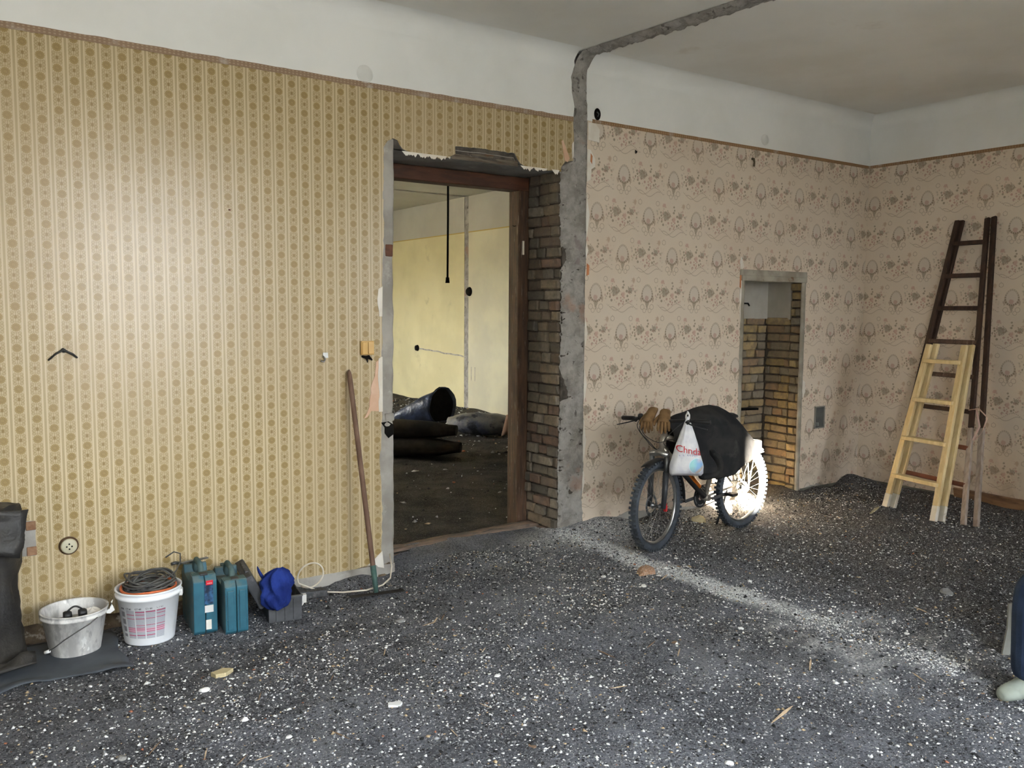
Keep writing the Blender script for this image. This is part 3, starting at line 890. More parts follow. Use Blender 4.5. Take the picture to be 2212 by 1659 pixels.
# ------------------------------------------------------------------ hall behind the doorway
HY = nm('pale_yellow_distemper', C(228, 219, 178), C(216, 207, 166), 1.2, rough=0.9, spec=0.15, c=C(196, 188, 150), cscale=2.5, clo=0.6, chi=0.8)
HWH = nm('cream_white_distemper', C(222, 217, 190), C(210, 205, 182), 1.4, rough=0.9, spec=0.15)
HGR = nm('hall_upper_paint', C(196, 194, 184), C(186, 184, 174), 1.2, rough=0.9, spec=0.1)
hw = struct(MB().box(HX1 + 0.012, HX1 + 0.3, 5.84, HY1 + 0.3, Z0, ZC).build('wall_hall_right', [MORTAR]), 'pale yellow far wall of the hall seen through the doorway')
MB().box(HX1, HX1 + 0.014, 12.94, HY1, -0.05, 3.08).build('painted_plaster', [HY], hw)
MB().box(HX1, HX1 + 0.014, 5.84, 12.80, -0.05, 3.08).build('painted_plaster', [HWH], hw)
MB().box(HX1 - .001, HX1 + 0.014, 12.94, HY1, 3.08, ZC).build('painted_plaster', [HGR], hw)
MB().box(HX1 - .001, HX1 + 0.014, 5.84, 12.80, 3.08, ZC).build('painted_plaster', [HGR], hw)
MB().box(HX1 - .004, HX1, 5.84, 12.80, 3.070, 3.088).build('border_strip', [nm('ochre_line', C(190, 164, 96), rough=0.8)], hw)
MB().box(HX1 - .004, HX1, 12.94, HY1, 3.070, 3.088).build('border_strip', [bpy.data.materials['ochre_line']], hw)
MB().grid([[(HX1 + 0.004 + 0.008 * n3(y, z, 0, 9), y + 0.012 * n3(z, 0, 3, 5), z) for y in np.linspace(12.785, 12.955, 7)] for z in np.linspace(-0.05, ZC, 90)]).build('partition_scar', [SCAR], hw)
MB().grid([[(HX1 - .003, y, 0.93 + 0.045 * (y - 12.95) + 0.02 * n3(y, 0, 0, 4) + dz) for y in np.linspace(12.95, 14.65, 40)] for dz in (-0.012, 0.012)]).build('cable_chase', [SCAR], hw)
for y0 in (12.58, 12.70):
    MB().box(HX1 - .003, HX1, y0 - .006, y0 + .006, 0.52, 0.76).build('pencilled_outline', [SCAR], hw)
struct(MB().box(HX0 - .3, HX1 + .3, 5.84, HY1 + .3, ZC, ZC + .2).build('ceiling_hall', [nm('hall_ceiling_paint', C(200, 198, 190), C(190, 188, 178), 1.0, rough=0.95)]), 'grey white ceiling of the hall')
MB().grid([[(x, y + 0.012 * n3(x, 0, 3, 5), ZC - 0.006 + 0.004 * n3(x, y, 0, 9)) for y in np.linspace(12.80, 12.92, 5)] for x in np.linspace(2.0, HX1, 80)]).build('partition_scar', [SCAR], bpy.data.objects['ceiling_hall'])
struct(MB().box(HX0 - .3, HX1 + .3, HY1, HY1 + .25, Z0, ZC).build('wall_hall_back', [HY]), 'end wall of the hall')
struct(MB().box(HX0 - .05, XL, 5.86, 5.9, Z0, ZC).build('wall_hall_front', [PLAINP]), 'hall side of the long wall') if False else None

# added unseen wall whose gaps shape the sun patches, with courtyard ground below
cb = thing('sun_blocker', 'added wall outside the windows with gaps that shape the sun patches', 'light blocker', (-5, -14, 0))
REND = nm('grey_render', C(150, 144, 134), C(134, 128, 118), 1.5, rough=0.9)
b = MB()
X0, X1, GZ, TZ = -16.0, 3.0, -4.0, 7.2
g1 = (-5.90, -5.25, 4.845, 5.42)
g2 = (-7.90, -7.70, 5.04, 5.12)
ys = (-14.3, -14.0)
for x0, x1, z0, z1 in ((X0, X1, GZ, g1[2]), (X0, X1, g1[3], TZ), (X0, g2[0], g1[2], g1[3]), (g2[1], g1[0], g1[2], g1[3]), (g1[1], X1, g1[2], g1[3]), (g2[0], g2[1], g1[2], g2[2]), (g2[0], g2[1], g2[3], g1[3])):
    b.box(x0, x1, ys[0], ys[1], z0, z1)
b.build('sun_gap_wall', [REND], cb, world=True)
MB().box(-60, 60, -14, -1.6, -4.1, -4.0).build('courtyard_ground', [nm('courtyard_paving', C(150, 148, 142), C(130, 128, 122), 0.5, rough=0.9)], cb, world=True)

# ------------------------------------------------------------------ object materials
RUBBER = nm('tyre_rubber', C(58, 62, 68), C(74, 80, 88), 9, rough=0.75, spec=0.25, bs=0.1)
BLACKP = nm('black_plastic', C(30, 30, 31), C(40, 40, 42), 8, rough=0.45, spec=0.4)
ALU = nm('brushed_aluminium', C(178, 178, 176), C(154, 154, 152), 8, rough=0.32, metal=0.9, spec=0.5)
STEEL = nm('dull_steel', C(130, 132, 134), C(104, 106, 108), 8, rough=0.4, metal=0.85, spec=0.5)
FRAMEM = nm('silver_frame_paint', C(176, 168, 156), C(158, 150, 140), 6, rough=0.35, metal=0.55, spec=0.5)
REDP = nm('red_plastic', C(176, 44, 48), rough=0.4)
ORANGE = nm('orange_frame_decal', C(216, 128, 40), C(196, 104, 30), 8, rough=0.4)
CLOTHB = nm('black_jacket_cloth', C(38, 38, 40), C(52, 51, 50), 7, rough=0.92, spec=0.15, bs=0.3, bscale=140, c=C(76, 74, 71), cscale=5, clo=0.60, chi=0.78)
GLOVEM = nm('tan_work_glove', C(142, 112, 78), C(118, 92, 64), 14, rough=0.9, spec=0.15, bs=0.3, bscale=90)
WHITEPL = nm('white_plastic', C(228, 227, 224), C(216, 214, 210), 6, rough=0.45, spec=0.4)

def text_mesh(body, size, extrude=0.0004):
    cu = bpy.data.curves.new('lettering', 'FONT')
    cu.body = body; cu.size = size; cu.extrude = extrude; cu.align_x = 'CENTER'; cu.resolution_u = 3
    o = bpy.data.objects.new('lettering', cu)
    COL.objects.link(o)
    dg = bpy.context.evaluated_depsgraph_get()
    me = bpy.data.meshes.new_from_object(o.evaluated_get(dg))
    bpy.data.objects.remove(o); bpy.data.curves.remove(cu)
    return me
def put_text(body, size, f, mat, parent, name='lettering'):
    """text mapped vertex by vertex through f(x, y, z)"""
    me = text_mesh(body, size)
    for v in me.vertices: v.co = f(*v.co)
    me.materials.clear(); me.materials.append(mat)
    return link_copy(me, name, parent)

# ------------------------------------------------------------------ bicycle (x from front to rear wheel, y to the wall)
BR = math.atan2(0.117, 1.069)
bike = thing('bicycle', 'silver mountain bike parked by the pink wall under a black jacket', 'bicycle', (4.385, 4.515, 0.004), BR)
RW = 0.326
RX = Matrix.Rotation(R(90), 4, 'X')
def make_wheel(name, M, disc):
    b = MB()
    n = 64
    ring = []
    for i in range(n):
        a = 2 * math.pi * i / n
        ring.append([((0.300 + 0.026 * math.cos(t)) * math.cos(a), 0.027 * math.sin(t), (0.300 + 0.026 * math.cos(t)) * math.sin(a)) for t in [2 * math.pi * k / 12 for k in range(12)]])
    b.loft(ring, 0, True, False)
    for i in range(58):
        for s, y in ((0, 0.017), (0.5, -0.017)):
            a = 2 * math.pi * (i + s) / 58
            K = Matrix.Rotation(-a, 4, 'Y') @ Matrix.Translation((0.3235, y, 0))
            b.box(-0.006, 0.007, -0.012, 0.012, -0.009, 0.009, 0, K)
    tyre = b.build(name, [RUBBER], bike)
    tyre.matrix_local = M
    MB().lathe([(0.277, -0.013), (0.281, -0.014), (0.262, -0.010), (0.258, 0.0), (0.262, 0.010), (0.281, 0.014), (0.277, 0.013)], 64, 0, RX).build('rim', [ALU], tyre)
    MB().lathe([(0.0, -0.055), (0.008, -0.055), (0.010, -0.035), (0.024, -0.033), (0.024, -0.028), (0.013, -0.024), (0.013, 0.024), (0.024, 0.028), (0.024, 0.033), (0.010, 0.035), (0.008, 0.055), (0.0, 0.055)], 20, 0, RX).build('hub', [STEEL], tyre)
    sm = MB().tube([(0, 0, 0), (0, 0, 1)], 0.0013, 5, cap=False).mesh('spoke'); sm.materials.append(ALU)
    for i in range(28):
        a = 2 * math.pi * i / 28
        off = R(52) * (1 if (i // 2) % 2 else -1)
        y = 0.031 if i % 2 else -0.031
        p0 = Vector((0.022 * math.cos(a + off), y, 0.022 * math.sin(a + off)))
        p1 = Vector((0.262 * math.cos(a), 0.0, 0.262 * math.sin(a)))
        d = p1 - p0
        link_copy(sm, 'spoke', tyre, Matrix.LocRotScale(p0, d.to_track_quat('Z', 'Y'), Vector((1, 1, d.length))))
    if disc:
        q = MB().lathe([(0.056, -0.041), (0.080, -0.041), (0.080, -0.043), (0.056, -0.043)], 40, 0, RX, closed=True)
        for i in range(5):
            a = 2 * math.pi * i / 5
            q.bar((0.02 * math.cos(a), -0.042, 0.02 * math.sin(a)), (0.06 * math.cos(a + .5), -0.042, 0.06 * math.sin(a + .5)), 0.010, 0.002, 0, (0, 1, 0))
        q.build('brake_disc', [STEEL], tyre)
    else:
        q = MB()
        for k in range(6): q.lathe([(0.01, 0.036 + k * .004), (0.05 - k * .004, 0.036 + k * .004), (0.05 - k * .004, 0.038 + k * .004), (0.01, 0.038 + k * .004)], 28, 0, RX)
        q.build('sprocket', [STEEL], tyre)
    return tyre
ST = Matrix.Translation((0.05, 0, 0)) @ Matrix.Rotation(R(9), 4, 'Z') @ Matrix.Translation((-0.05, 0, 0))
make_wheel('front_wheel', ST @ Matrix.Translation((0.0, 0, RW)) @ Matrix.Rotation(R(13), 4, 'Y'), True)
make_wheel('rear_wheel', Matrix.Translation((1.075, 0, RW)), False)
# fork
b = MB()
for s in (-1, 1):
    b.tube([(0.030, s * 0.062, 0.70), (0.022, s * 0.062, 0.56)], 0.019, 12)
    b.tube([(0.022, s * 0.062, 0.58), (0.010, s * 0.060, 0.42), (0.0, s * 0.058, 0.315)], [0.023, 0.021, 0.017], 12, 1)
b.tube([(0.032, -0.075, 0.70), (0.034, 0.0, 0.72), (0.032, 0.075, 0.70)], 0.024, 12, 2)
b.tr(ST).build('fork', [STEEL, nm('dark_fork_lowers', C(44, 46, 50), C(56, 58, 62), 6, rough=0.4), ALU], bike)
b = MB(); b.box(0.012, 0.036, -0.075, -0.050, 0.29, 0.335).box(0.014, 0.034, -0.072, -0.052, 0.33, 0.352); b.tr(ST).build('brake_caliper', [REDP], bike, bevel=0.006)
# frame
b = MB()
HT, HB, BBK, ST_ = Vector((0.085, 0, 0.865)), Vector((0.055, 0, 0.73)), Vector((0.60, 0, 0.305)), Vector((0.70, 0, 0.68))
b.tube([HB, HT], 0.024, 14)
b.tube([(0.08, 0, 0.83), (0.35, 0, 0.76), (0.69, 0, 0.645)], 0.021, 12)
b.tube([BBK, ST_], 0.018, 12, 0)
for s in (-1, 1):
    b.tube([(0.62, s * 0.03, 0.30), (0.85, s * 0.055, 0.31), (1.075, s * 0.065, RW)], 0.010, 8)
    b.tube([(0.695, s * 0.02, 0.64), (0.88, s * 0.055, 0.48), (1.075, s * 0.065, RW)], 0.009, 8)
b.tube([(0.60, -0.036, 0.305), (0.60, 0.036, 0.305)], 0.024, 14)
frm = b.build('frame', [FRAMEM], bike)
MB().tube([(0.06, 0, 0.75), (0.30, 0, 0.55)], [0.026, 0.025], 12).build('down_tube', [FRAMEM], bike)
MB().tube([(0.30, 0, 0.55), (0.58, 0, 0.32)], [0.025, 0.023], 12).build('down_tube', [BLACKP], bike)
MB().tube([(0.33, -0.004, 0.545), (0.50, -0.004, 0.405)], 0.0255, 12).build('frame_decal', [ORANGE], bike)
b = MB(); b.tube([(0.69, 0, 0.66), (0.745, 0, 0.90)], 0.0135, 10); b.build('seat_post', [ALU], bike)
b = MB(); b.loft([[(0.64 + t * 0.27, w_ * math.cos(a), 0.925 + 0.022 * math.sin(a)) for a in [2 * math.pi * k / 12 for k in range(12)]] for t, w_ in ((0, .015), (.2, .022), (.5, .035), (.75, .07), (.95, .075), (1, .05))]); b.build('saddle', [BLACKP], bike)
# crank
b = MB()
b.lathe([(0.030, 0.046), (0.084, 0.046), (0.088, 0.048), (0.084, 0.051), (0.060, 0.051), (0.030, 0.051)], 44, 0, Matrix.Translation((0.60, 0, 0.305)) @ RX @ Matrix.Scale(-1, 4, (0, 0, 1)))
cw = b.build('chainring', [BLACKP], bike)
cutm = MB().box(-0.004, 0.004, 0.0445, 0.046, -0.012, 0.012).mesh('chainring_slot'); cutm.materials.append(ALU)
for i in range(5):
    a = 2 * math.pi * i / 5 + .3
    for k in range(3):
        a2 = a + (k - 1) * 0.28
        link_copy(cutm, 'chainring_slot', cw, Matrix.Translation((0.60, 0, 0.305)) @ Matrix.Rotation(a2, 4, 'Y') @ Matrix.Translation((0.068, 0, 0)))
b = MB(); b.bar((0.60, -0.062, 0.305), (0.765, -0.068, 0.325), 0.014, 0.024, 0, (0, 0, 1)); b.build('crank_arm', [STEEL], bike, bevel=0.004)
b = MB(); b.box(0.735, 0.81, -0.155, -0.075, 0.315, 0.338); b.build('pedal', [BLACKP], bike, bevel=0.006)
b = MB(); b.bar((0.60, 0.062, 0.305), (0.435, 0.068, 0.285), 0.014, 0.024); b.build('crank_arm', [STEEL], bike, bevel=0.004)
b = MB(); b.box(0.39, 0.46, 0.075, 0.16, 0.275, 0.298); b.build('pedal', [BLACKP], bike, bevel=0.006)
b = MB(); b.tube([(0.60, 0.048, 0.218), (0.85, 0.048, 0.25), (1.075, 0.048, 0.275)], 0.004, 5).tube([(0.60, 0.048, 0.392), (0.85, 0.048, 0.385), (1.075, 0.048, 0.375)], 0.004, 5); b.build('chain', [BLACKP], bike)
# mudguard: arc strip behind and over the front wheel
rows = []
for k in range(22):
    a = R(118 - k * 5.6)
    r_ = 0.352 + 0.02 * abs(k / 21 - 0.3)
    rows.append([(r_ * math.cos(a), y, RW + r_ * math.sin(a) - 0.012 * abs(y) / 0.035) for y in (-0.036, -0.02, 0, 0.02, 0.036)])
MB().grid(rows).tr(ST).build('mudguard', [BLACKP], bike, solid=0.004)
# cockpit
b = MB(); b.tube([(0.088, 0, 0.865), (0.093, 0, 0.895)], 0.022, 12).tube([(0.093, 0, 0.885), (0.075, 0, 0.915), (0.045, 0, 0.945)], [0.021, 0.019, 0.02], 12); b.tr(ST).build('stem', [BLACKP], bike)
BARZ = 0.945
bp = lambda y: Vector((0.045 + 0.05 * (y / 0.36) ** 2, y, BARZ + 0.02 * min(1, abs(y) / 0.2) - 0.03 * max(0, y) / 0.36))
b = MB(); b.tube([bp(y) for y in np.linspace(-0.36, 0.36, 15)], 0.0125, 10); hb = b.tr(ST).build('handlebar', [BLACKP], bike)
for s in (-1, 1):
    MB().tube([bp(s * 0.245), bp(s * 0.26), bp(s * 0.36), bp(s * 0.368)], [0.015, 0.0175, 0.0175, 0.014], 12).tr(ST).build('grip', [BLACKP], bike)
    p = bp(s * 0.215)
    b = MB(); b.tube([p + Vector((0, 0, 0)), p + Vector((-0.03, 0, -0.012))], 0.014, 8)
    b.tube([p + Vector((-0.03, 0, -0.012)), bp(s * 0.28) + Vector((-0.055, 0, -0.028)), bp(s * 0.375) + Vector((-0.062, 0, -0.045))], [0.009, 0.007, 0.006], 8, 0, flat=0.6)
    b.tr(ST).build('brake_lever', [BLACKP], bike)
b = MB(); b.lathe([(0.0, 0.028), (0.016, 0.024), (0.022, 0.010), (0.022, 0.0), (0.0, 0.0)], 16, 0, Matrix.Translation(bp(0.185) + Vector((0, 0, 0.012)))).tube([bp(0.185), bp(0.185) + Vector((0, 0, 0.02))], 0.013, 8); b.tr(ST).build('bell', [BLACKP], bike)
for i, pts in enumerate([
    [bp(.19), bp(.19) + Vector((-.05, -.01, -.06)), Vector((-.03, .07, .80)), Vector((.02, .03, .74)), Vector((.06, -.02, .72)), Vector((.03, -.06, .55)), Vector((.01, -.065, .36))],
    [bp(.17), bp(.15) + Vector((-.06, 0, -.08)), Vector((-.01, .06, .79)), Vector((.05, .03, .735)), Vector((.09, .02, .80))],
    [bp(.10), bp(.10) + Vector((-.07, .02, -.08)), Vector((-.02, .00, .80)), Vector((.08, -.05, .81)), Vector((.20, -.03, .80))],
    [bp(-.19), bp(-.15) + Vector((-.07, 0, -.05)), Vector((-.02, -.06, .81)), Vector((.06, -.05, .75)), Vector((.12, -.03, .68))]]):
    # smooth the cable path
    P_ = [Vector(q) for q in pts]
    path = []
    for k in range(len(P_) - 1):
        p0, p1, p2, p3 = P_[max(k - 1, 0)], P_[k], P_[k + 1], P_[min(k + 2, len(P_) - 1)]
        for t in np.linspace(0, 1, 7)[:-1]:
            path.append(0.5 * ((2 * p1) + (p2 - p0) * t + (2 * p0 - 5 * p1 + 4 * p2 - p3) * t * t + (3 * p1 - p0 - 3 * p2 + p3) * t ** 3))
    path.append(P_[-1])
    MB().tube(path, 0.0028, 6).tr(ST).build('cable', [BLACKP], bike)
# rear rack with a white panel and reflector
b = MB()
for s in (-1, 1):
    b.tube([(0.76, s * .06, .70), (1.0, s * .06, .705), (1.22, s * .055, .70)], 0.006, 6)
    b.tube([(1.05, s * .06, .70), (1.075, s * .068, .34)], 0.005, 6)
    b.tube([(1.18, s * .06, .70), (1.075, s * .068, .34)], 0.005, 6)
for x in (0.80, .95, 1.10, 1.22): b.tube([(x, -.06, .702), (x, .06, .702)], 0.005, 6)
b.build('rack', [ALU], bike)
b = MB(); b.box(0.95, 1.235, -0.075, -0.062, 0.615, 0.70); b.build('rack_side_panel', [WHITEPL], bike, bevel=0.01)
b = MB(); b.lathe([(0, .012), (.02, .010), (.024, 0), (0, 0)], 16, 0, Matrix.Translation((1.24, 0, .68)) @ Matrix.Rotation(R(90), 4, 'Y')); b.build('reflector', [REDP], bike)
b = MB(); b.tube([(0.98, 0.07, 0.30), (0.985, 0.12, 0.14), (0.99, 0.17, 0.0)], 0.009, 8); b.build('kickstand', [STEEL], bike)

# jacket draped over the bicycle (same axes)
jk = thing('jacket', 'black cloth jacket draped over the bicycle saddle and handlebar', 'jacket', (4.385, 4.515, 0.004), BR)
ztop = [(0.10, 0.950), (0.20, 0.965), (0.34, 0.995), (0.46, 1.015), (0.60, 1.025), (0.72, 1.010), (0.82, 0.955), (0.92, 0.870), (1.02, 0.775), (1.12, 0.700), (1.21, 0.640)]
zhem = [(0.10, 0.800), (0.20, 0.745), (0.27, 0.680), (0.30, 0.520), (0.36, 0.505), (0.56, 0.495), (0.68, 0.500), (0.76, 0.555), (0.90, 0.570), (1.02, 0.590), (1.14, 0.605), (1.21, 0.615)]
wid = [(0.10, 0.050), (0.25, 0.10), (0.40, 0.16), (0.60, 0.19), (0.80, 0.18), (1.00, 0.14), (1.21, 0.10)]
rows = []
for s in np.linspace(0.10, 1.21, 46):
    zt, zh, wd = interp(ztop, s), interp(zhem, s), interp(wid, s)
    row = []
    for k in range(31):
        t = k / 30 * 2 - 1
        a = abs(t)
        sg = -1 if t < 0 else 1
        zb = zh if sg < 0 else zh + 0.10
        y = sg * wd * (1 - (1 - min(1, a * 1.25)) ** 2.2) * (1 + 0.10 * a)
        z = zt - (zt - zb) * (a ** 2.3 * 0.75 + 0.25 * a)
        f = 0.034 * n3(s * 7 + z * 3, z * 2, t * 2 + 3) * (0.3 + a) + 0.020 * n3(s * 19 + z * 6, z * 5, t * 3)
        row.append((s + 0.01 * n3(z, t, s, 6), y + sg * f, z + 0.006 * n3(s, t, 4, 9)))
    rows.append(row)
MB().grid(rows).build('jacket_body', [CLOTHB], jk, solid=0.012, subsurf=1)
b = MB()
rings = []
for k, (x, y, z, r_) in enumerate([(0.40, -.17, .72, .055), (0.47, -.185, .66, .060), (0.50, -.19, .58, .058), (0.46, -.185, .53, .052), (0.38, -.17, .525, .048), (0.305, -.16, .525, .044)]):
    rings.append((x, y, z)); 
b.tube(rings, [.050, .056, .054, .048, .044, .040], 14, flat=0.6)
b.build('sleeve', [CLOTHB], jk, subsurf=1)

# gloves
def glove(name, label, M, curl):
    b = MB()
    b.loft([[(x, w_ * math.cos(a), h_ * math.sin(a)) for a in [2 * math.pi * k / 14 for k in range(14)]] for x, w_, h_ in ((-.105, .034, .014), (-.09, .040, .018), (-.05, .041, .020), (0, .045, .022), (.03, .044, .019), (.045, .036, .012))])
    for i, (y, L) in enumerate(((-.033, .062), (-.011, .078), (.011, .074), (.033, .060))):
        pts = []
        ang = 0.15
        p = Vector((.028, y, 0))
        pts.append(p.copy())
        for k in range(4):
            ang += curl[i] / 4
            p = p + Vector((math.cos(ang), 0.06 * (i - 1.5), -math.sin(ang))) * L / 4 * 1.25
            pts.append(p.copy())
        b.tube(pts, [.0125, .0125, .012, .0115, .007], 10)
    b.tube([(-.045, -.030, -.004), (-.015, -.056, -.016), (.012, -.068, -.028), (.034, -.070, -.040)], [.014, .0135, .012, .007], 10)
    o = b.build(name, [GLOVEM])
    o.matrix_world = M
    return tag(o, label, 'glove', 'work gloves on the handlebar')
BM = Matrix.Translation((4.385, 4.515, 0.004)) @ Matrix.Rotation(BR, 4, 'Z') @ ST
def gm(y, rx, ry, rz, dx=0, dz=0.03):
    return BM @ Matrix.Translation(bp(y) + Vector((dx, 0, dz))) @ Matrix.Rotation(R(rz), 4, 'Z') @ Matrix.Rotation(R(ry), 4, 'Y') @ Matrix.Rotation(R(rx), 4, 'X')
glove('work_glove', 'tan work glove nearest the bell, fingers hanging down', gm(0.105, 0, 38, 186, -0.005, 0.014), (1.0, 1.1, 1.2, 1.1))
glove('work_glove', 'tan work glove over the stem, thumb pointing right', gm(-0.02, 0, 30, 205, 0.005, 0.018), (0.9, 1.0, 1.1, 1.2))

# plastic shopping bag on the near grip
GX = BM @ bp(-0.185)
bag = thing('plastic_bag', 'white plastic shopping bag with red lettering hanging from the handlebar', 'bag', (GX.x + 0.005, GX.y - 0.02, 0.585), math.atan2(-0.566, 0.824))
def bagm():
    m, nt, p = newmat('white_shopping_bag')
    setp(p, 0.42, 0.4)
    x, y, z, v = xyz(nt)
    col = mix(nt, nz(nt, v, 14, 3).ss(0.3, 0.7), C(232, 232, 234), C(212, 212, 220))
    dx, dz = x - 0.062, z - 0.068
    d = (dx * dx + dz * dz).sqrt()
    circ = d.ss(0.058, 0.056)
    art = mix(nt, (dx + (nz(nt, v, 12) - .5) * .05).ss(-0.03, 0.02), C(166, 222, 226), C(142, 190, 232))
    art = mix(nt, (dx * 0.8 - dz).ss(0.03, 0.05), art, C(206, 186, 168))
    art = mix(nt, dz.ss(0.01, 0.05) * dx.ss(-0.01, 0.02), art, C(214, 206, 222))
    art = mix(nt, d.ss(0.050, 0.053), art, C(222, 240, 248))
    col = mix(nt, circ * y.lt(0.0), col, art)
    inside = nz(nt, v, 9, 2).ss(0.5, 0.7) * z.ss(0.12, 0.02)
    col = mix(nt, inside * 0.4, col, C(160, 156, 172))
    nt.links.new(col, p.inputs['Base Color'])
    bump(nt, p, nz(nt, comb(nt, x * 5.0, y * 5.0, z), 9, 4), 0.4, 0.01)
    return m
LV = [(0.0, 0.105, 0.030, .005), (0.012, 0.122, 0.050, .004), (0.06, 0.124, 0.060, .004), (0.14, 0.100, 0.058, .0), (0.22, 0.078, 0.048, -.004), (0.30, 0.050, 0.034, -.006), (0.36, 0.028, 0.022, -.004), (0.395, 0.014, 0.014, 0.0), (0.415, 0.012, 0.012, 0.0)]
def bag_y(x, z):
    w_ = interp([(q[0], q[1]) for q in LV], z); d_ = interp([(q[0], q[2]) for q in LV], z)
    t = max(-1, min(1, x / w_))
    return -d_ * max(0.0, 1 - t ** 4) ** 0.5
rings = []
for z, w_, d_, o_ in [(zz, interp([(q[0], q[1]) for q in LV], zz), interp([(q[0], q[2]) for q in LV], zz), 0) for zz in np.linspace(0, 0.415, 24)]:
    ring = []
    for k in range(40):
        a = 2 * math.pi * k / 40
        cx, sy = math.cos(a), math.sin(a)
        x = w_ * (abs(cx) ** 0.75) * (1 if cx > 0 else -1)
        y = d_ * (abs(sy) ** 1.1) * (1 if sy > 0 else -1)
        f = 0.0035 * math.sin(x / max(w_, .02) * 13 + n3(z, 0, 0, 5) * 3) * min(1, z / 0.1)
        ring.append((x + 0.004 * n3(z, k, 1, 12), y + f, z + 0.012 * (abs(cx) ** 3) * (-1 if z < 0.02 else 0)))
    rings.append(ring)
MB().loft(rings).build('bag_body', [bagm()], bag)
REDPRINT = nm('red_print', C(206, 52, 60), rough=0.5); BLUEPRINT = nm('blue_print', C(112, 122, 168), rough=0.5)
mp = lambda ox, oz, tilt: (lambda x, y, z: Vector((ox + x, bag_y(ox + x, oz + y + tilt * x) - 0.0045 - z, oz + y + tilt * x)))
put_text('Chndá', 0.068, mp(0.004, 0.158, -0.18), REDPRINT, bag)
for q_, xo in (('a', -.062), ('b', -.035), ('Á', -.004), ('R', .012), ('U', .028), ('C', .044), ('O', .060)): put_text(q_, 0.018, mp(xo, 0.140, -0.16), BLUEPRINT, bag, 'printed_letter')
b = MB()
for s in (-1, 1):
    b.tube([(s * 0.012, 0, 0.40), (s * 0.014, 0.01 * s, 0.425), (s * 0.006, 0.02 * s, 0.445), (0, 0.024 * s, 0.45)], 0.006, 8, flat=0.5)
b.build('bag_handle', [WHITEPL], bag)

# ------------------------------------------------------------------ ladders
def ladder(name, label, frames, mats, rung, treads=None, leg_mat=None, leg_z=0.0, cat='ladder'):
    """frames: list of (footL, footR, topL, topR); rung heights as fractions"""
    t = thing(name, label, cat, tuple((Vector(frames[0][0]) + Vector(frames[0][1])) / 2 * 1.0))
    wd, dp, rw, rd = rung['rail_w'], rung['rail_d'], rung['w'], rung['d']
    for fi, (fl, fr, tl, tr_) in enumerate(frames):
        nrm = (Vector(fr) - Vector(fl)).cross(Vector(tl) - Vector(fl)).normalized()
        for f, p in ((fl, tl), (fr, tr_)):
            f, p = Vector(f), Vector(p)
            if leg_mat is not None and leg_z > 0:
                q = f + (p - f) * leg_z
                MB().bar(f, q, wd * 1.02, dp * 1.02, 0, nrm).build('rail_foot', [leg_mat], t, bevel=0.004, world=True)
                f = q
            MB().bar(f, p, wd, dp, 0, nrm).build('rail', [mats[fi % len(mats)]], t, bevel=0.005, world=True)
        if fi < rung.get('frames', 1):
            for k, h in enumerate(rung['at']):
                a, c = Vector(fl).lerp(Vector(tl), h), Vector(fr).lerp(Vector(tr_), h)
                m = rung['mats'][k % len(rung['mats'])]
                up_ = (0, 0, 1) if rung.get('flat') else nrm
                MB().bar(a, c, rd, rw, 0, up_).build('rung', [m], t, bevel=0.004, world=True)
    return t
DWOOD = nm('dark_stained_wood', C(72, 54, 44), C(54, 42, 36), 5, stretch=(6, 6, 1), rough=0.6, spec=0.25, c=C(96, 78, 64), cscale=9, clo=0.6, chi=0.75)
MWOOD = nm('weathered_brown_wood', C(104, 82, 68), C(82, 64, 54), 5, stretch=(6, 6, 1), rough=0.75, c=C(150, 130, 112), cscale=8, clo=0.56, chi=0.72)
RWOOD = nm('reddish_wood', C(128, 78, 56), C(104, 62, 46), 6, rough=0.7)
LWOOD = nm('pale_pine_wood', C(228, 207, 160), C(210, 186, 138), 4, stretch=(6, 6, 0.8), rough=0.6, spec=0.25, c=C(190, 158, 108), cscale=7, clo=0.6, chi=0.75)
PAINTED = nm('white_paint_dipped_wood', C(226, 220, 206), C(208, 200, 184), 8, rough=0.7, c=C(176, 160, 130), cscale=10, clo=0.62, chi=0.74)
GREYW = nm('grey_weathered_wood', C(168, 154, 142), C(140, 126, 116), 6, stretch=(6, 6, 1), rough=0.8)
dl = ladder('wooden_ladder', 'tall dark brown folding ladder leaning on the right wall', [
    ((7.27, 4.47, 0.0), (7.073, 3.664, 0.0), (7.925, 4.305, 2.60), (7.925, 4.035, 2.60)),
    ((7.33, 4.45, 0.0), (7.105, 3.575, 0.0), (7.950, 4.275, 2.60), (7.950, 3.990, 2.61))],
    [DWOOD, DWOOD], dict(rail_w=0.045, rail_d=0.028, w=0.028, d=0.038, frames=1, at=[.12, .235, .35, .462, .575, .69, .803, .917], mats=[RWOOD, RWOOD, DWOOD, MWOOD, MWOOD, DWOOD, DWOOD, DWOOD]), leg_mat=GREYW, leg_z=0.30)
STRAP = nm('pale_pink_strap', C(202, 172, 154), C(184, 152, 136), 8, rough=0.9)
b = MB()
b.tube([(7.33, 3.80, 0.93), (7.33, 3.72, 0.95), (7.36, 3.66, 0.88), (7.34, 3.69, 0.74), (7.31, 3.76, 0.66), (7.30, 3.80, 0.62)], 0.013, 8, flat=0.35)
b.tube([(7.33, 3.74, 0.95), (7.32, 3.70, 0.80), (7.30, 3.74, 0.68), (7.295, 3.78, 0.635)], 0.012, 8, flat=0.35)
tag(b.build('cloth_strap', [STRAP]), 'pale pink strap knotted round the dark ladder rail', 'strap')
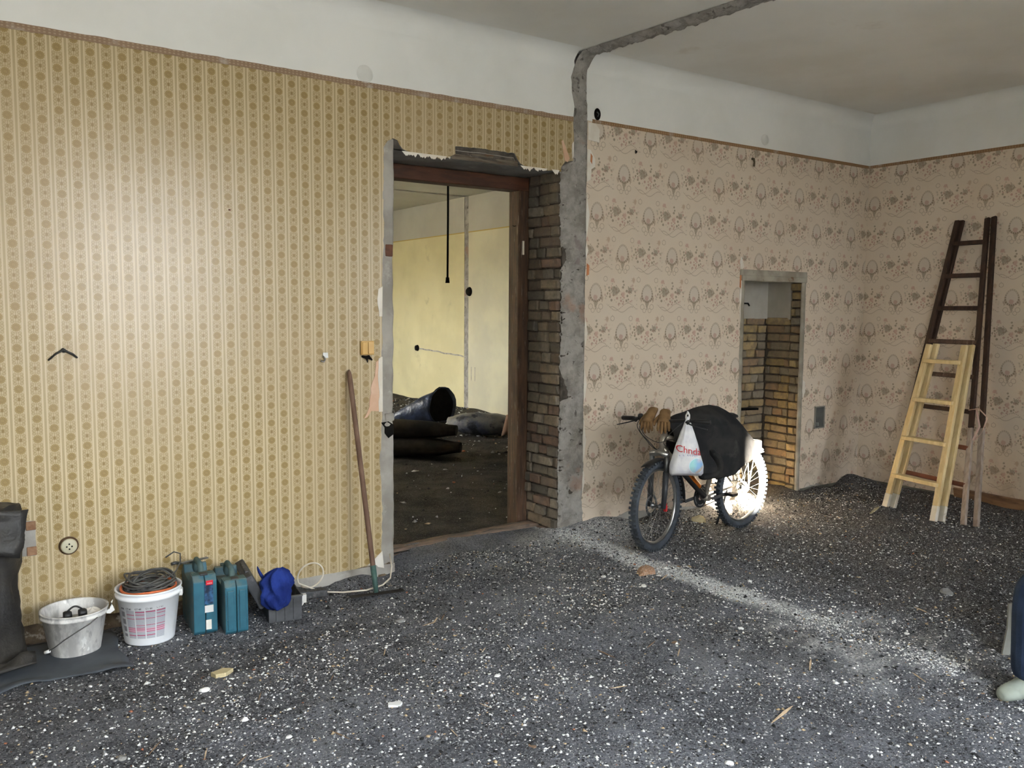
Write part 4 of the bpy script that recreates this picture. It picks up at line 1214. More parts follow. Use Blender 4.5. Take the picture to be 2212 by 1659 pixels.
ladder('wooden_ladder', 'short pale pine step ladder with white painted feet', [
    ((7.116, 4.396, 0.0), (6.983, 3.871, 0.0), (7.48, 4.262, 1.47), (7.48, 3.945, 1.47)),
    ((7.163, 4.352, 0.0), (7.030, 3.829, 0.0), (7.520, 4.220, 1.475), (7.520, 3.905, 1.475))],
    [LWOOD, LWOOD], dict(rail_w=0.058, rail_d=0.03, w=0.034, d=0.08, frames=1, at=[.2, .43, .665, .90], mats=[LWOOD], flat=True), leg_mat=PAINTED, leg_z=0.085)
b = MB(); b.box(-0.012, 0.012, -0.75, 0.75, -0.055, 0.055)
o = tag(b.build('skirting_plank', [nm('brown_plank', C(150, 118, 90), C(118, 92, 72), 4, stretch=(4, 0.8, 4), rough=0.8, c=C(92, 72, 58), cscale=6, clo=0.55, chi=0.7)], bevel=0.003), 'loose brown plank lying along the foot of the right wall', 'plank')
o.location = (7.885, 3.45, 0.075); o.rotation_euler = (0, R(-14), R(-2))

# ------------------------------------------------------------------ things along the gold wall
FZ = -0.082
def bucketm(name, dirty):
    m, nt, p = newmat(name)
    setp(p, 0.55, 0.35)
    x, y, z, v = xyz(nt)
    vs_ = comb(nt, x, y, z * 0.45)
    if dirty:
        n1 = nz(nt, vs_, 9, 6, 0.65)
        col = mix(nt, n1.ss(0.40, 0.60), C(176, 174, 172), C(222, 220, 216))
        n2 = nz(nt, vs_, 15, 6, 0.6)
        col = mix(nt, n2.ss(0.56, 0.68) * 0.7, col, C(148, 146, 146))
        n3_ = nz(nt, vs_, 21, 4, 0.6)
        col = mix(nt, n3_.ss(0.64, 0.68), col, C(240, 239, 236))
    else:
        col = mix(nt, nz(nt, v, 8, 5).ss(0.45, 0.75) * 0.4, C(242, 244, 247), C(220, 220, 220))
        # printed instruction panel: grey text columns with magenta rules
        a = y.atan2(x)
        u = (a + 2.62) / 0.36                                     # column coordinate
        ci = u.floor(); fu = u - ci
        inp = u.gt(0.0) * u.lt(4.0) * z.gt(0.045) * z.lt(0.205) * fu.gt(0.05) * fu.lt(0.93)
        lines = ((z * 1250.0).sin()).ss(-0.3, 0.5)
        tx = nz(nt, comb(nt, u * 8.0, z * 30.0), 6, 3).ss(0.3, 0.62)
        pan = mix(nt, (lines * 0.35 + tx * 0.4).min(1.0), C(222, 224, 230), C(164, 166, 176))
        mg = None
        for zz, th in ((0.196, .0035), (0.180, .0022), (0.158, .0022), (0.120, .0020), (0.105, .0022), (0.095, .0022), (0.083, .0022), (0.062, .003)):
            sh = (ci * 12.9898).sin() * 0.004
            q = ((z - zz - sh).abs()).ss(th, th * 0.6) * (((ci * 3.7 + zz * 91.0).sin()).gt(-0.75))
            mg = q if mg is None else mg.max(q)
        pink = z.gt(0.083) * z.lt(0.106)
        pan = mix(nt, pink * 0.7, pan, C(236, 186, 204))
        pan = mix(nt, mg * 0.9, pan, C(206, 58, 110))
        col = mix(nt, inp, col, pan)
        u2 = u + 0.75
        pic = u2.gt(0.05) * u2.lt(0.55) * z.gt(0.05) * z.lt(0.215) * ((z * 150.0).sin()).gt(-0.55)
        col = mix(nt, pic * 0.8, col, C(120, 118, 128))
    nt.links.new(col, p.inputs['Base Color'])
    return m
WIRE = nm('bucket_wire', C(120, 118, 116), C(96, 94, 92), 20, rough=0.5, metal=0.6)
def bucket(name, label, loc, rb, rt_, h, m):
    t = thing(name, label, 'bucket', loc)
    prof = [(0.0, 0.004), (rb - .006, 0.004), (rb - .003, 0.0), (rb, 0.006), (rb + (rt_ - rb) * .85, h * 0.85), (rt_ + 0.004, h * 0.855), (rt_ + .006, h * .90), (rt_ + 0.001, h * 0.905), (rt_ + .002, h * .97), (rt_ + .007, h * .975), (rt_ + .007, h), (rt_ - 0.002, h), (rt_ - .004, h * .97), (rb - .002, 0.010), (0.0, 0.010)]
    MB().lathe(prof, 56).build('bucket_body', [m], t)
    return t
b1 = bucket('bucket', 'dirty white plaster bucket standing on a black rubber mat', (0.615, 4.975, FZ + 0.012), 0.122, 0.160, 0.232, bucketm('dirty_white_bucket', True))
pts = []
for k in range(25):
    a = R(196 + k * 168 / 24)
    tt = k / 24
    pts.append((0.172 * math.cos(a), 0.172 * math.sin(a), 0.205 - 0.16 * math.sin(math.pi * min(1, max(0, (1 - tt)) ** 1.0)) * 0.0 - (0.165 * (1 - tt) ** 1.0)))
pts = [(-0.135, -0.065, 0.045), (-0.11, -0.10, 0.07), (-0.07, -0.135, 0.11), (0.0, -0.156, 0.155), (0.05, -0.156, 0.180), (0.09, -0.144, 0.205)]
MB().tube(pts, 0.0028, 6).build('bucket_handle', [WIRE], b1)
MB().tube([(-0.150, -0.055, 0.036), (-0.128, -0.068, 0.046)], 0.009, 8).build('handle_grip', [WHITEPL], b1)
b = MB(); b.prism([(0.125, 0.20), (0.16, 0.215), (0.178, 0.262), (0.168, 0.252), (0.185, 0.205), (0.162, 0.19)], lambda a, c, d: (a, d, c), -0.075, -0.065); b.build('torn_rim_flap', [WHITEPL], b1)
# things lying in it
mx = bpy.data.materials
o = MB().loft([[(0.06 * math.cos(a) * s, 0.045 * math.sin(a) * s, zz + 0.006 * math.sin(3 * a)) for a in [2 * math.pi * k / 18 for k in range(18)]] for s, zz in ((1.0, 0), (1.02, .02), (.7, .045), (.3, .055), (.02, .058))]).build('crumpled_paper', [TEAR], subsurf=1)
o.location = (0.70, 4.985, FZ + 0.165); tag(o, 'crumpled white wad inside the dirty bucket', 'paper')
b = MB()
b.lathe([(0, -.02), (.020, -.02), (.024, -.01), (.024, .01), (.018, .02), (0, .02)], 16, 0, Matrix.Translation((-.036, 0, 0)) @ Matrix.Rotation(R(90), 4, 'Y'))
b.lathe([(0, -.02), (.020, -.02), (.024, -.01), (.024, .01), (.018, .02), (0, .02)], 16, 0, Matrix.Translation((.036, 0, 0)) @ Matrix.Rotation(R(90), 4, 'Y'))
b.tube([(-.036 + .072 * k / 12, 0, .02 + .022 * math.sin(math.pi * k / 12)) for k in range(13)], .005, 6)
o = tag(b.build('ear_defenders', [BLACKP]), 'small black ear defenders inside the dirty bucket', 'ear protection'); o.location = (0.615, 4.95, FZ + 0.215)
MB().lathe([(0, 0), (.135, 0)], 40).build('bucket_fill', [GREYPL], b1).location = (0, 0, 0.15)

b2 = bucket('bucket', 'clean white mortar tub with a magenta printed label, filled with cable', (0.985, 4.965, FZ + 0.004), 0.130, 0.166, 0.298, bucketm('printed_white_bucket', False))
INK = nm('black_ink', C(52, 52, 60), rough=0.6)
def wrap(a0, z0, rad):
    return lambda x, y, z: Vector(((rad + 0.004 + z) * math.cos(a0 + x / rad), (rad + 0.004 + z) * math.sin(a0 + x / rad), z0 + y))
for k in range(4):
    put_text('CT 60', 0.013, wrap(-2.62 + 0.36 * (k + 0.35), 0.209 + 0.004 * math.sin(k * 12.9898), 0.152), INK, b2)
b = MB(); b.box(0.160, 0.178, -0.03, 0.01, 0.235, 0.272, 0, Matrix.Rotation(R(-20), 4, 'Z')); b.build('rim_lug', [WHITEPL], b2, bevel=0.004)
CABLEM = nm('grey_black_cable', C(70, 70, 70), C(92, 90, 86), 12, rough=0.6)
ORC = nm('orange_cable', C(206, 112, 72), rough=0.6)
cc = thing('cable_coil', 'tangle of grey black cable heaped in the white tub', 'cable', (0.985, 4.965, FZ + 0.29))
for k in range(13):
    r_ = random.uniform(0.075, 0.135); ph = random.uniform(0, 6.28); tx, ty = random.uniform(-.25, .25), random.uniform(-.25, .25)
    cx, cy, cz = random.uniform(-.03, .03), random.uniform(-.03, .03), random.uniform(0.0, 0.05)
    path = [(cx + r_ * math.cos(a + ph), cy + r_ * 0.95 * math.sin(a + ph), cz + tx * r_ * math.cos(a) + ty * r_ * math.sin(a) + 0.008 * math.sin(3 * a + k)) for a in [2 * math.pi * q / 36 for q in range(36)]]
    MB().tube(path, 0.0055, 7, closed=True, cap=False).build('cable_loop', [CABLEM], cc)
MB().tube([(-.10 + .24 * t, -.04 + .02 * math.sin(9 * t), .03 + .085 * math.sin(math.pi * t)) for t in np.linspace(0, 1, 20)], 0.0055, 7).build('cable_loop', [CABLEM], cc)
MB().tube([(.05, -.05, .03), (.10, -.03, .05), (.15, .02, .06), (.19, .08, .09), (.20, .12, .13), (.17, .14, .14), (.12, .12, .12)], 0.004, 6).build('cable_loop', [CABLEM], cc)
MB().tube([(0.140 * math.cos(a), 0.140 * math.sin(a), 0.006 + 0.004 * math.sin(a * 3)) for a in [2 * math.pi * q / 40 for q in range(40)]], 0.008, 8, closed=True, cap=False).build('orange_cable_loop', [ORC], cc)

# teal tool cases
TEAL = nm('teal_case_plastic', C(50, 104, 122), C(42, 90, 108), 5, rough=0.5, spec=0.35, c=C(128, 126, 114), cscale=7, clo=0.58, chi=0.8)
TEALD = nm('dusty_teal_plastic', C(88, 106, 104), C(66, 96, 102), 6, rough=0.85, spec=0.15, c=C(134, 128, 114), cscale=6, clo=0.5, chi=0.72)
def add_dust(m, dustc, amt=0.75):
    nt = m.node_tree
    p = nt.nodes['Principled BSDF']
    src = p.inputs['Base Color'].links[0].from_socket
    gmn = nt.nodes.new('ShaderNodeNewGeometry'); sp = nt.nodes.new('ShaderNodeSeparateXYZ')
    nt.links.new(gmn.outputs['Normal'], sp.inputs[0])
    tcn = nt.nodes.new('ShaderNodeTexCoord')
    up_ = X(nt, sp.outputs[2]).ss(0.2, 0.9)
    lf_ = X(nt, sp.outputs[0]).ss(-0.5, -0.95) * 0.75
    n_ = nz(nt, tcn.outputs['Object'], 16, 5, 0.6).ss(0.25, 0.6)
    nt.links.new(mix(nt, (up_.max(lf_)) * n_ * amt, src, dustc), p.inputs['Base Color'])
add_dust(TEAL, C(112, 116, 106))
def tool_case(name, label, loc, rz, wd, dp, h, ribbed):
    t = thing(name, label, 'tool case', loc, rz)
    # body: two shells meeting at a central seam, stands on edge, short end to the viewer (-y), handle on top
    for s in (-1, 1):
        b = MB()
        prof = [(0.0, 0.02), (0.02, 0.0), (dp - 0.03, 0.0), (dp, 0.03), (dp, h - 0.05), (dp - 0.05, h), (dp * .80, h), (dp * .74, h - .045), (dp * .34, h - .045), (dp * .28, h), (0.03, h), (0.0, h - 0.03)]
        x0, x1 = (0.0015, wd / 2) if s > 0 else (-wd / 2, -0.0015)
        b.prism([(a, c) for a, c in prof], lambda a, c, d: (d, a, c), x0, x1)
        sh = b.build('case_shell', [TEAL], t, bevel=0.012)
        if ribbed:
            for zz in (h * .28, h * .74):
                xx = x1 - 0.001 if s > 0 else x0 + 0.001
                MB().box(x0 + .008, x1 - .008, -0.004, 0.012, zz - .006, zz + .006).build('rib', [TEAL], sh, bevel=0.003)
            MB().box(x0 + .012 * (1 if s < 0 else 1), x1 - .012, -0.006, 0.010, .03, h - .05).build('rib', [TEAL], sh, bevel=0.004)
    b = MB()
    b.tube([(0, dp * .30, h - .05), (0, dp * .32, h + .012), (0, dp * .40, h + .035), (0, dp * .68, h + .035), (0, dp * .76, h + .012), (0, dp * .78, h - .05)], [.017, .017, .016, .016, .017, .017], 10)
    b.build('handle', [TEALD], t)
    for yy in (dp * .14, dp * .90):
        MB().box(-.022, .022, yy - .022, yy + .022, h - .012, h + .008).build('latch', [BLACKP if yy < .1 else TEALD], t, bevel=0.004)
    MB().box(-wd / 2 + .004, wd / 2 - .004, .03, dp * .26, h - .002, h + .004).build('dusty_top', [TEALD], t, bevel=0.003)
    return t
c1 = tool_case('tool_case', 'taller teal tool case with red and white stickers on its end', (1.258, 4.845, FZ), R(-4), 0.128, 0.36, 0.335, False)
STK = nm('dark_photo_sticker', C(38, 48, 66), C(66, 108, 150), 26, rough=0.35)
MB().box(-.005, .042, -.0035, .0, .175, .292).build('photo_sticker', [STK], c1)
MB().box(.004, .042, -.0040, .0, .285, .310).build('red_sticker', [nm('red_sticker', C(212, 46, 60), rough=0.4)], c1)
put_text('makita', 0.010, lambda x, y, z: Vector((0.023 + x, -.0045 - z, .292 + y)), WHITEPL, c1)
MB().box(-.005, .042, -.0035, .0, .128, .168).build('white_sticker', [WHITEPL], c1)
put_text('HR2470', 0.009, lambda x, y, z: Vector((0.018 + x, -.0045 - z, .146 + y)), INK, c1) if False else None
MB().box(.0, .030, -.0035, .0, .030, .085).build('paper_sticker', [TEAR], c1)
c2 = tool_case('tool_case', 'shorter ribbed teal tool case beside the black toolbox', (1.405, 4.755, FZ), R(-6), 0.125, 0.40, 0.305, True)
b = MB(); b.box(-.012, .012, 0, .30, 0, .006); b.tube([(0, .0, .003), (0.0, -.06, .012), (0.01, -.11, .012)], .010, 8)
o = tag(b.build('trowel', [STEEL]), 'flat steel scraper lying across the tall teal case', 'hand tool'); o.location = (1.20, 5.14, FZ + 0.344); o.rotation_euler = (0, 0, R(-78)); o.scale = (1, .55, 1)

# black toolbox with open lid
BOXM = nm('dusty_black_box', C(84, 85, 88), C(58, 59, 62), 6, rough=0.65, c=C(134, 132, 130), cscale=9, clo=0.55, chi=0.75)
tb = thing('toolbox', 'dusty black plastic toolbox with its lid thrown open', 'toolbox', (1.70, 4.80, FZ), R(-9))
W_, D_, H_ = 0.20, 0.36, 0.15
b = MB()
b.prism([(-W_ / 2 + .006, 0), (W_ / 2 - .006, 0), (W_ / 2, H_), (W_ / 2 - .008, H_), (W_ / 2 - .014, .008), (-W_ / 2 + .014, .008), (-W_ / 2 + .008, H_), (-W_ / 2, H_)], lambda a, c, d: (a, d, c), 0, D_)
b.box(-W_ / 2 + .004, W_ / 2 - .004, 0, .008, 0, H_).box(-W_ / 2 + .004, W_ / 2 - .004, D_ - .008, D_, 0, H_)
b.build('box_body', [BOXM], tb, bevel=0.004)
for x in (-.05, .0, .05):
    MB().box(x - .005, x + .005, -.004, .002, .01, H_ - .02).build('rib', [BOXM], tb, bevel=0.002)
MB().box(-W_ / 2 - .002, W_ / 2 + .002, -.006, .004, H_ - .008, H_ + .002).build('box_rim', [STEEL], tb)
b = MB()
LM = Matrix.Translation((-W_ / 2 + .012, 0.0, H_ - 0.035)) @ Matrix.Rotation(R(-27), 4, 'Y')
b.box(-.060, .0, -.004, D_ + .004, 0, .215, 0, LM)
b.build('lid', [BOXM], tb, bevel=0.012)
for y in (.06, .18, .30):
    q = MB(); q.box(-.052, -.002, y - .012, y + .012, .10, .206, 0, LM); q.build('lid_ridge', [BOXM], tb, bevel=0.004)
q = MB(); q.bar(LM @ Vector((-.02, .08, .215)), LM @ Vector((-.02, .28, .215)), .02, .02); q.build('lid_handle', [BOXM], tb, bevel=0.005)
BLUE = nm('royal_blue_cloth', C(40, 60, 134), C(28, 42, 104), 8, rough=0.9, spec=0.15, bs=0.3, bscale=120)
rings = []
RP = [(-.085, .022, 0.0), (-.07, .055, 0.0), (-.03, .078, -.003), (.02, .090, 0.0), (.07, .092, .004), (.11, .074, .010), (.14, .046, .018), (.155, .016, .024)]
for z in np.linspace(-.085, .155, 26):
    rx = interp([(q[0], q[1]) for q in RP], z); ox = interp([(q[0], q[2]) for q in RP], z)
    ring = []
    for q in range(48):
        a = 2 * math.pi * q / 48
        ca, sa = math.cos(a), math.sin(a)
        rid = 1 - abs(n3(ca * 1.6 + z * 5, sa * 1.6, z * 7)) * 2.2
        rid2 = 1 - abs(n3(ca * 3.4, sa * 3.4 + z * 8, z * 14 + 3)) * 2.0
        f = 0.80 + 0.30 * rid + 0.14 * rid2
        ring.append((ox + rx * f * ca, rx * .85 * f * sa, z + 0.015 * n3(ca * 2, sa * 2, z * 9 + 4)))
    rings.append(ring)
rag = thing('blue_rag', 'crumpled royal blue cloth spilling out of the toolbox', 'cloth', (1.648, 4.80, FZ + H_ + 0.022))
MB().loft(rings).build('cloth_body', [BLUE], rag)
b = MB(); b.loft([[(-.07 + dx, .06 + .02 * math.cos(a), .03 + zz + .02 * math.sin(a)) for a in [2 * math.pi * k / 10 for k in range(10)]] for dx, zz in ((.06, 0), (.02, .05), (-.01, .10), (-.02, .13))]); b.build('cloth_corner', [BLUE], rag, subsurf=1)

# power strip and white cable
CW = nm('white_cable', C(218, 210, 194), C(204, 194, 176), 9, rough=0.5)
ps = thing('power_strip', 'dusty black extension socket with a white plug by the toolbox', 'power strip', (1.965, 5.055, FZ + 0.045), R(-12))
MB().box(-.10, .09, -.03, .03, -.02, .026).build('socket_block', [BOXM], ps, bevel=0.010)
for x in (-.055, -.005, .045):
    MB().lathe([(.0, .020), (.019, .020), (.021, .027), (.017, .028), (.016, .022)], 18, 0, Matrix.Translation((x, -.004, 0))).build('socket', [BLACKP], ps)
MB().box(-.085, -.045, -.060, -.028, -.03, .022).tube([(-.065, -.05, -.02), (-.07, -.07, -.03), (-.085, -.085, -.038)], .006, 8).build('plug', [WHITEPL], ps, bevel=0.006)
b = MB()
b.tube([(2.04, 5.04, FZ + .05), (2.15, 5.01, FZ + .035), (2.30, 4.98, FZ + .03), (2.42, 4.99, FZ + .04), (2.50, 5.04, FZ + .06), (2.55, 5.12, FZ + .11), (2.575, 5.20, FZ + .17)], .0055, 8)
tag(b.build('power_cable', [CW]), 'white power cable running from the extension socket to the door jamb', 'cable')
b = MB()
b.tube([(1.95 + .085 * math.sin(a) + .03, 5.12 + .02 * math.cos(a), FZ + .145 - .085 * math.cos(a)) for a in np.linspace(R(-40), R(300), 30)] + [(2.02, 5.06, FZ + .05)], .0055, 8)
tag(b.build('power_cable', [CW]), 'loop of white cable standing up behind the extension socket', 'cable')

# long scraper against the wall
HAND = nm('grey_brown_handle', C(134, 108, 92), C(108, 84, 70), 3, stretch=(6, 6, .8), rough=0.75)
GREENP = nm('green_socket', C(70, 98, 92), C(56, 80, 76), 14, rough=0.6)
scp = thing('floor_scraper', 'long wooden handled floor scraper leaning against the gold wallpaper', 'scraper', (2.345, 4.93, FZ + 0.02))
pt = lambda t: Vector((2.345, 4.93, FZ + .02)).lerp(Vector((2.305, 5.236, 1.352)), t)
MB().tube([pt(t) for t in (.07, .3, .6, .95, .985, 1.0)], [.0165, .0165, .0165, .0165, .014, .006], 12).build('handle', [HAND], scp, world=True)
MB().tube([pt(t) for t in (0.0, .04, .12)], [.014, .017, .019], 12).build('socket', [GREENP], scp, world=True)
MB().bar((2.17, 4.945, FZ + .018), (2.52, 4.885, FZ + .018), .05, .004).build('blade', [nm('rusty_blade', C(62, 60, 58), C(48, 44, 42), 10, rough=0.7, metal=0.4)], scp, world=True)

# rubber mat
MATM = nm('black_rubber_mat', C(84, 89, 95), C(70, 74, 80), 4, rough=0.6, spec=0.3, c=C(92, 96, 100), cscale=3, clo=0.55, chi=0.75)
rows = []
for j in range(24):
    v_ = j / 23
    row = []
    for i in range(60):
        u_ = i / 59
        xa = -0.6 + 1.42 * u_
        ya = 5.16 - (5.16 - (4.56 + 0.05 * math.sin(u_ * 11) + 0.03 * u_)) * v_
        if u_ > 0.9: xa -= 0.05 * v_ * 0
        xa += 0.03 * n3(v_ * 3, 0, 0) * (u_ > .5)
        za = FZ + 0.014 + 0.006 * math.sin(u_ * 14 + v_ * 2) * v_ ** 2 + 0.012 * n3(xa, ya, 2, 5) * v_ + (0.02 * max(0, math.sin(u_ * 20 + 1)) * (v_ > .9))
        row.append((xa, ya, za))
    rows.append(row)
tag(MB().grid(rows).build('rubber_mat', [MATM], solid=0.006), 'black rubber sheet on the floor under the dirty bucket', 'mat')
# black sack at the left edge
SACK = nm('black_plastic_sack', C(40, 39, 39), C(58, 55, 51), 5, rough=0.5, spec=0.35, bs=0.35, bscale=22, bdist=0.02, c=C(86, 80, 72), cscale=8, clo=0.62, chi=0.74)
rings = []
for z in np.linspace(0, 0.80, 30):
    t = z / 0.80
    rx = interp([(0, .345), (.2, .33), (.5, .315), (.68, .335), (.80, .372), (.90, .352), (1, .340)], t)
    ry = 0.18 * (1 - 0.30 * t)
    ring = []
    for k in range(44):
        a = 2 * math.pi * k / 44
        f = 1 + 0.08 * n3(math.cos(a) * 3, math.sin(a) * 3, z * 5) + 0.06 * n3(math.cos(a) * 7, math.sin(a) * 7, z * 11)
        cs, sn = math.cos(a), math.sin(a)
        ring.append((rx * f * (abs(cs) ** .7) * (1 if cs > 0 else -1), ry * f * sn, z + (0.02 * n3(a * 2, t, 3) if t > .9 else 0)))
    rings.append(ring)
sk = thing('rubble_sack', 'tall black plastic sack standing at the left edge by the wall', 'sack', (0.045, 5.03, FZ + 0.018))
MB().loft(rings).build('sack_body', [SACK], sk)
b = MB(); b.grid([[(-0.10 + 0.47 * u_ - .05 * v_ * u_ + .02 * n3(u_, v_, 1, 4), -.150 - .035 * v_ - .015 * math.sin(v_ * 5 + u_ * 4), 0.815 - .20 * v_ * (0.55 + .6 * u_) + .02 * math.sin(u_ * 5)) for u_ in np.linspace(0, 1, 14)] for v_ in np.linspace(0, 1, 9)]); b.build('folded_flap', [SACK], sk, solid=0.008)
b = MB(); b.grid([[(-.05 + .42 * u_, -.17 - .10 * v_ - .04 * math.sin(u_ * 4), .035 + .05 * math.sin(math.pi * v_) * (0.6 + n3(u_, v_, 2, 5))) for u_ in np.linspace(0, 1, 14)] for v_ in np.linspace(0, 1, 9)]); b.build('spread_foot', [SACK], sk, solid=0.006)

# ------------------------------------------------------------------ fittings on the walls
ys_ = YW - 0.001
b = MB(); b.lathe([(0, .030), (.034, .030), (.041, .024), (.043, .0), (0, 0)], 28, 0, Matrix.Translation((0, 0, 0)) @ Matrix.Rotation(R(90), 4, 'X'))
so = thing('wall_socket', 'round cream porcelain wall socket low on the gold wallpaper', 'socket', (0.634, ys_, 0.428))
b.build('socket_face', [nm('cream_bakelite', C(206, 202, 178), C(192, 186, 160), 9, rough=0.4)], so)
MB().lathe([(.0, .012), (.049, .012), (.051, 0.0), (0, 0)], 28, 0, Matrix.Rotation(R(90), 4, 'X')).build('socket_base', [nm('brown_bakelite', C(84, 64, 46), rough=0.4)], so)
for x, z in ((-.013, 0), (.013, 0), (0, .014), (0, -.014)):
    MB().lathe([(0, .0315), (.0045, .0315), (.0045, .02)], 10, 0, Matrix.Translation((x, 0, z)) @ Matrix.Rotation(R(90), 4, 'X')).build('pin_hole', [BLACK], so)
sw = thing('light_switch', 'cream double light switch beside the doorway', 'switch', (2.442, ys_, 1.492))
CREAM = nm('yellowed_switch_plastic', C(226, 188, 122), C(216, 176, 110), 6, rough=0.35)
MB().box(-.046, .046, -.022, 0, -.046, .046).build('switch_frame', [CREAM], sw, bevel=0.004)
for x in (-.021, .021):
    MB().box(x - .0195, x + .0195, -.030, -.02, -.040, .040, 0, Matrix.Rotation(R(3 if x < 0 else -3), 4, 'X')).build('rocker', [CREAM], sw, bevel=0.003)
b = MB(); b.tube([(-.035, -.006, .012), (-.01, -.012, .004), (.012, -.014, .006), (.038, -.008, -.014)], [.006, .010, .012, .005], 8).tube([(0, -.01, .0), (.002, -.014, -.03)], [.008, .003], 8)
o = tag(b.build('wire_stub', [BLACK]), 'black bare wire ends poking out under the light switch', 'wire'); o.location = (2.440, ys_, 1.425)
b = MB(); b.tube([(-.072, -.008, -.050), (-.035, -.014, -.016), (-.008, -.018, .0), (0.0, -.012, .008), (.022, -.016, -.006), (.048, -.014, -.020), (.070, -.008, -.040)], [.005, .0055, .006, .009, .006, .0065, .005], 8)
b.tube([(0, .0, .006), (.004, -.016, -.002)], .010, 8)
o = tag(b.build('bent_wire', [nm('dark_wire', C(52, 52, 48), C(40, 40, 40), 9, rough=0.5)]), 'pair of bent black cable ends sticking out of the gold wallpaper', 'wire'); o.location = (0.640, ys_, 1.510)
b = MB(); b.tube([(0, -.004, .0), (.012, -.012, -.020), (.0, -.020, -.036), (-.02, -.016, -.030)], .006, 6); b.box(.0, .034, -.006, -.001, -.012, .022)
o = tag(b.build('metal_clip', [ALU]), 'small bent metal clip on the gold wallpaper', 'clip'); o.location = (2.135, ys_, 1.445)
b = MB(); b.tube([(0, 0, 0), (0, -.02, -.004)], .004, 6); o = tag(b.build('nail', [nm('rusty_nail', C(120, 60, 46), rough=0.7)]), 'small rusty nail high on the gold wallpaper', 'nail'); o.location = (1.557, ys_, 2.334)
for x, z, r_, lb in ((2.444, 3.261, .052, 'round painted box cover high above the gold wallpaper'), (6.364, 3.296, .045, 'round painted box cover high above the pink wallpaper')):
    b = MB(); b.lathe([(0, .005), (r_ - .004, .005), (r_, .0), (r_ + .003, .003), (r_ + .005, 0)], 32, 0, Matrix.Rotation(R(90), 4, 'X'))
    o = tag(b.build('junction_cover', [nm('cover_paint_%d' % int(x), C(232, 233, 230), C(226, 227, 223), 5, rough=0.85)]), lb, 'cover'); o.location = (x, ys_ - .001, z)
b = MB(); b.lathe([(0.030, .004), (.034, .0), (.030, -.004)], 24, 0, Matrix.Rotation(R(90), 4, 'X') @ Matrix.Scale(1.35, 4, (0, 1, 0))); 
jb = thing('junction_box', 'open black junction box hole beside the wall scar', 'junction box', (4.397, ys_ - .002, 3.263))
MB().lathe([(0, .004), (.030, .004), (.033, .0)], 24, 0, Matrix.Rotation(R(90), 4, 'X') @ Matrix.Scale(1.4, 4, (0, 1, 0))).build('box_mouth', [BLACK], jb)
MB().tube([(-.01, -.006, .015), (.004, -.014, .0), (-.004, -.010, -.02)], .005, 6).build('wire_end', [STEEL], jb)
b = MB(); b.tube([(0, 0, .02), (0, -.02, .016), (.004, -.026, -.01), (.006, -.02, -.05)], [.010, .012, .008, .010], 8)
o = tag(b.build('wall_hook', [nm('dull_brass', C(112, 100, 80), rough=0.5, metal=0.5)]), 'dull metal hook hanging below the border of the pink wallpaper', 'hook'); o.location = (6.199, ys_, 3.09)
b = MB(); b.tube([(0, 0, 0), (.004, -.012, -.01), (-.006, -.01, -.02)], .007, 6); o = tag(b.build('hook_stub', [BLACK]), 'small black screw stub on the pink wallpaper left of the hook', 'screw'); o.location = (4.80, ys_, 3.03)
# vent
vt = thing('wall_vent', 'small dark square vent opening in the pink wall near the corner', 'vent', (7.305, ys_, 0.715))
MB().box(-.072, .072, -.004, .0, -.105, .105).build('vent_back', [nm('vent_grey', C(96, 98, 96), C(80, 82, 82), 6, rough=0.8)], vt)
for x0, x1, z0, z1 in ((-.078, -.068, -.11, .11), (.068, .078, -.11, .11), (-.078, .078, .10, .11), (-.078, .078, -.11, -.10)):
    MB().box(x0, x1, -.012, 0, z0, z1).build('vent_frame', [nm('vent_edge', C(150, 146, 138), rough=0.8)], vt)
put_text('70', 0.05, lambda x, y, z: Vector((-.03 + x, -.0055 - z, -.085 + y)), nm('chalk', C(150, 152, 150), rough=0.9), vt)
# broken socket chase behind the sack
ch = thing('broken_socket', 'chiselled grey plaster patch with two rusty boxes behind the black sack', 'socket', (0.42, ys_, 0.50))
MB().prism(ragged([(-.10, -.10), (.055, -.10), (.055, .09), (-.02, .10), (-.10, .08)], .008, .03) , lambda a, c, d: (a, d, c), -.004, 0).build('plaster_patch', [GREYPL], ch)
for z in (-.075, .065):
    MB().box(.01, .058, -.010, 0, z - .024, z + .024).build('rusty_box', [nm('rust', C(160, 126, 98), C(134, 98, 74), 20, rough=0.9)], ch, bevel=.003)

# ------------------------------------------------------------------ hall things
pd = thing('pendant_cable', 'thin black pendant cable hanging from the hall ceiling', 'pendant lamp', (4.66, 8.0, ZC))
MB().tube([(0, 0, 0), (.002, 0, -.9), (-.003, 0, -1.62)], .011, 8).build('cable', [BLACK], pd)
MB().tube([(-.003, 0, -1.60), (-.003, 0, -1.66)], [.018, .024], 10).build('lamp_socket', [BLACK], pd)
MB().lathe([(0, 0), (.05, 0), (.03, -.03), (0, -.03)], 16).build('ceiling_rose', [BLACK], pd)
b = MB(); b.tube([(0, 0, 0), (0, 0, -.04), (.02, 0, -.06)], .012, 8); o = tag(b.build('ceiling_hook', [BLACK]), 'small black hook in the hall ceiling left of the pendant', 'hook'); o.location = (4.9, 9.0, ZC)
o = tag(MB().lathe([(0, .05), (.05, .05), (.075, .02), (.08, 0), (0, 0)], 20, 0, Matrix.Rotation(R(-90), 4, 'Y')).build('hall_socket', [BLACK]), 'black broken socket on the yellow hall wall beside its scar', 'socket'); o.location = (HX1 - .002, 12.76, 2.06)
o = tag(MB().lathe([(0, .04), (.05, .04), (.06, 0), (0, 0)], 16, 0, Matrix.Rotation(R(-90), 4, 'Y')).build('hall_box', [BLACK]), 'small black box at the end of the cable chase in the hall', 'socket'); o.location = (HX1 - .002, 14.65, 1.01)
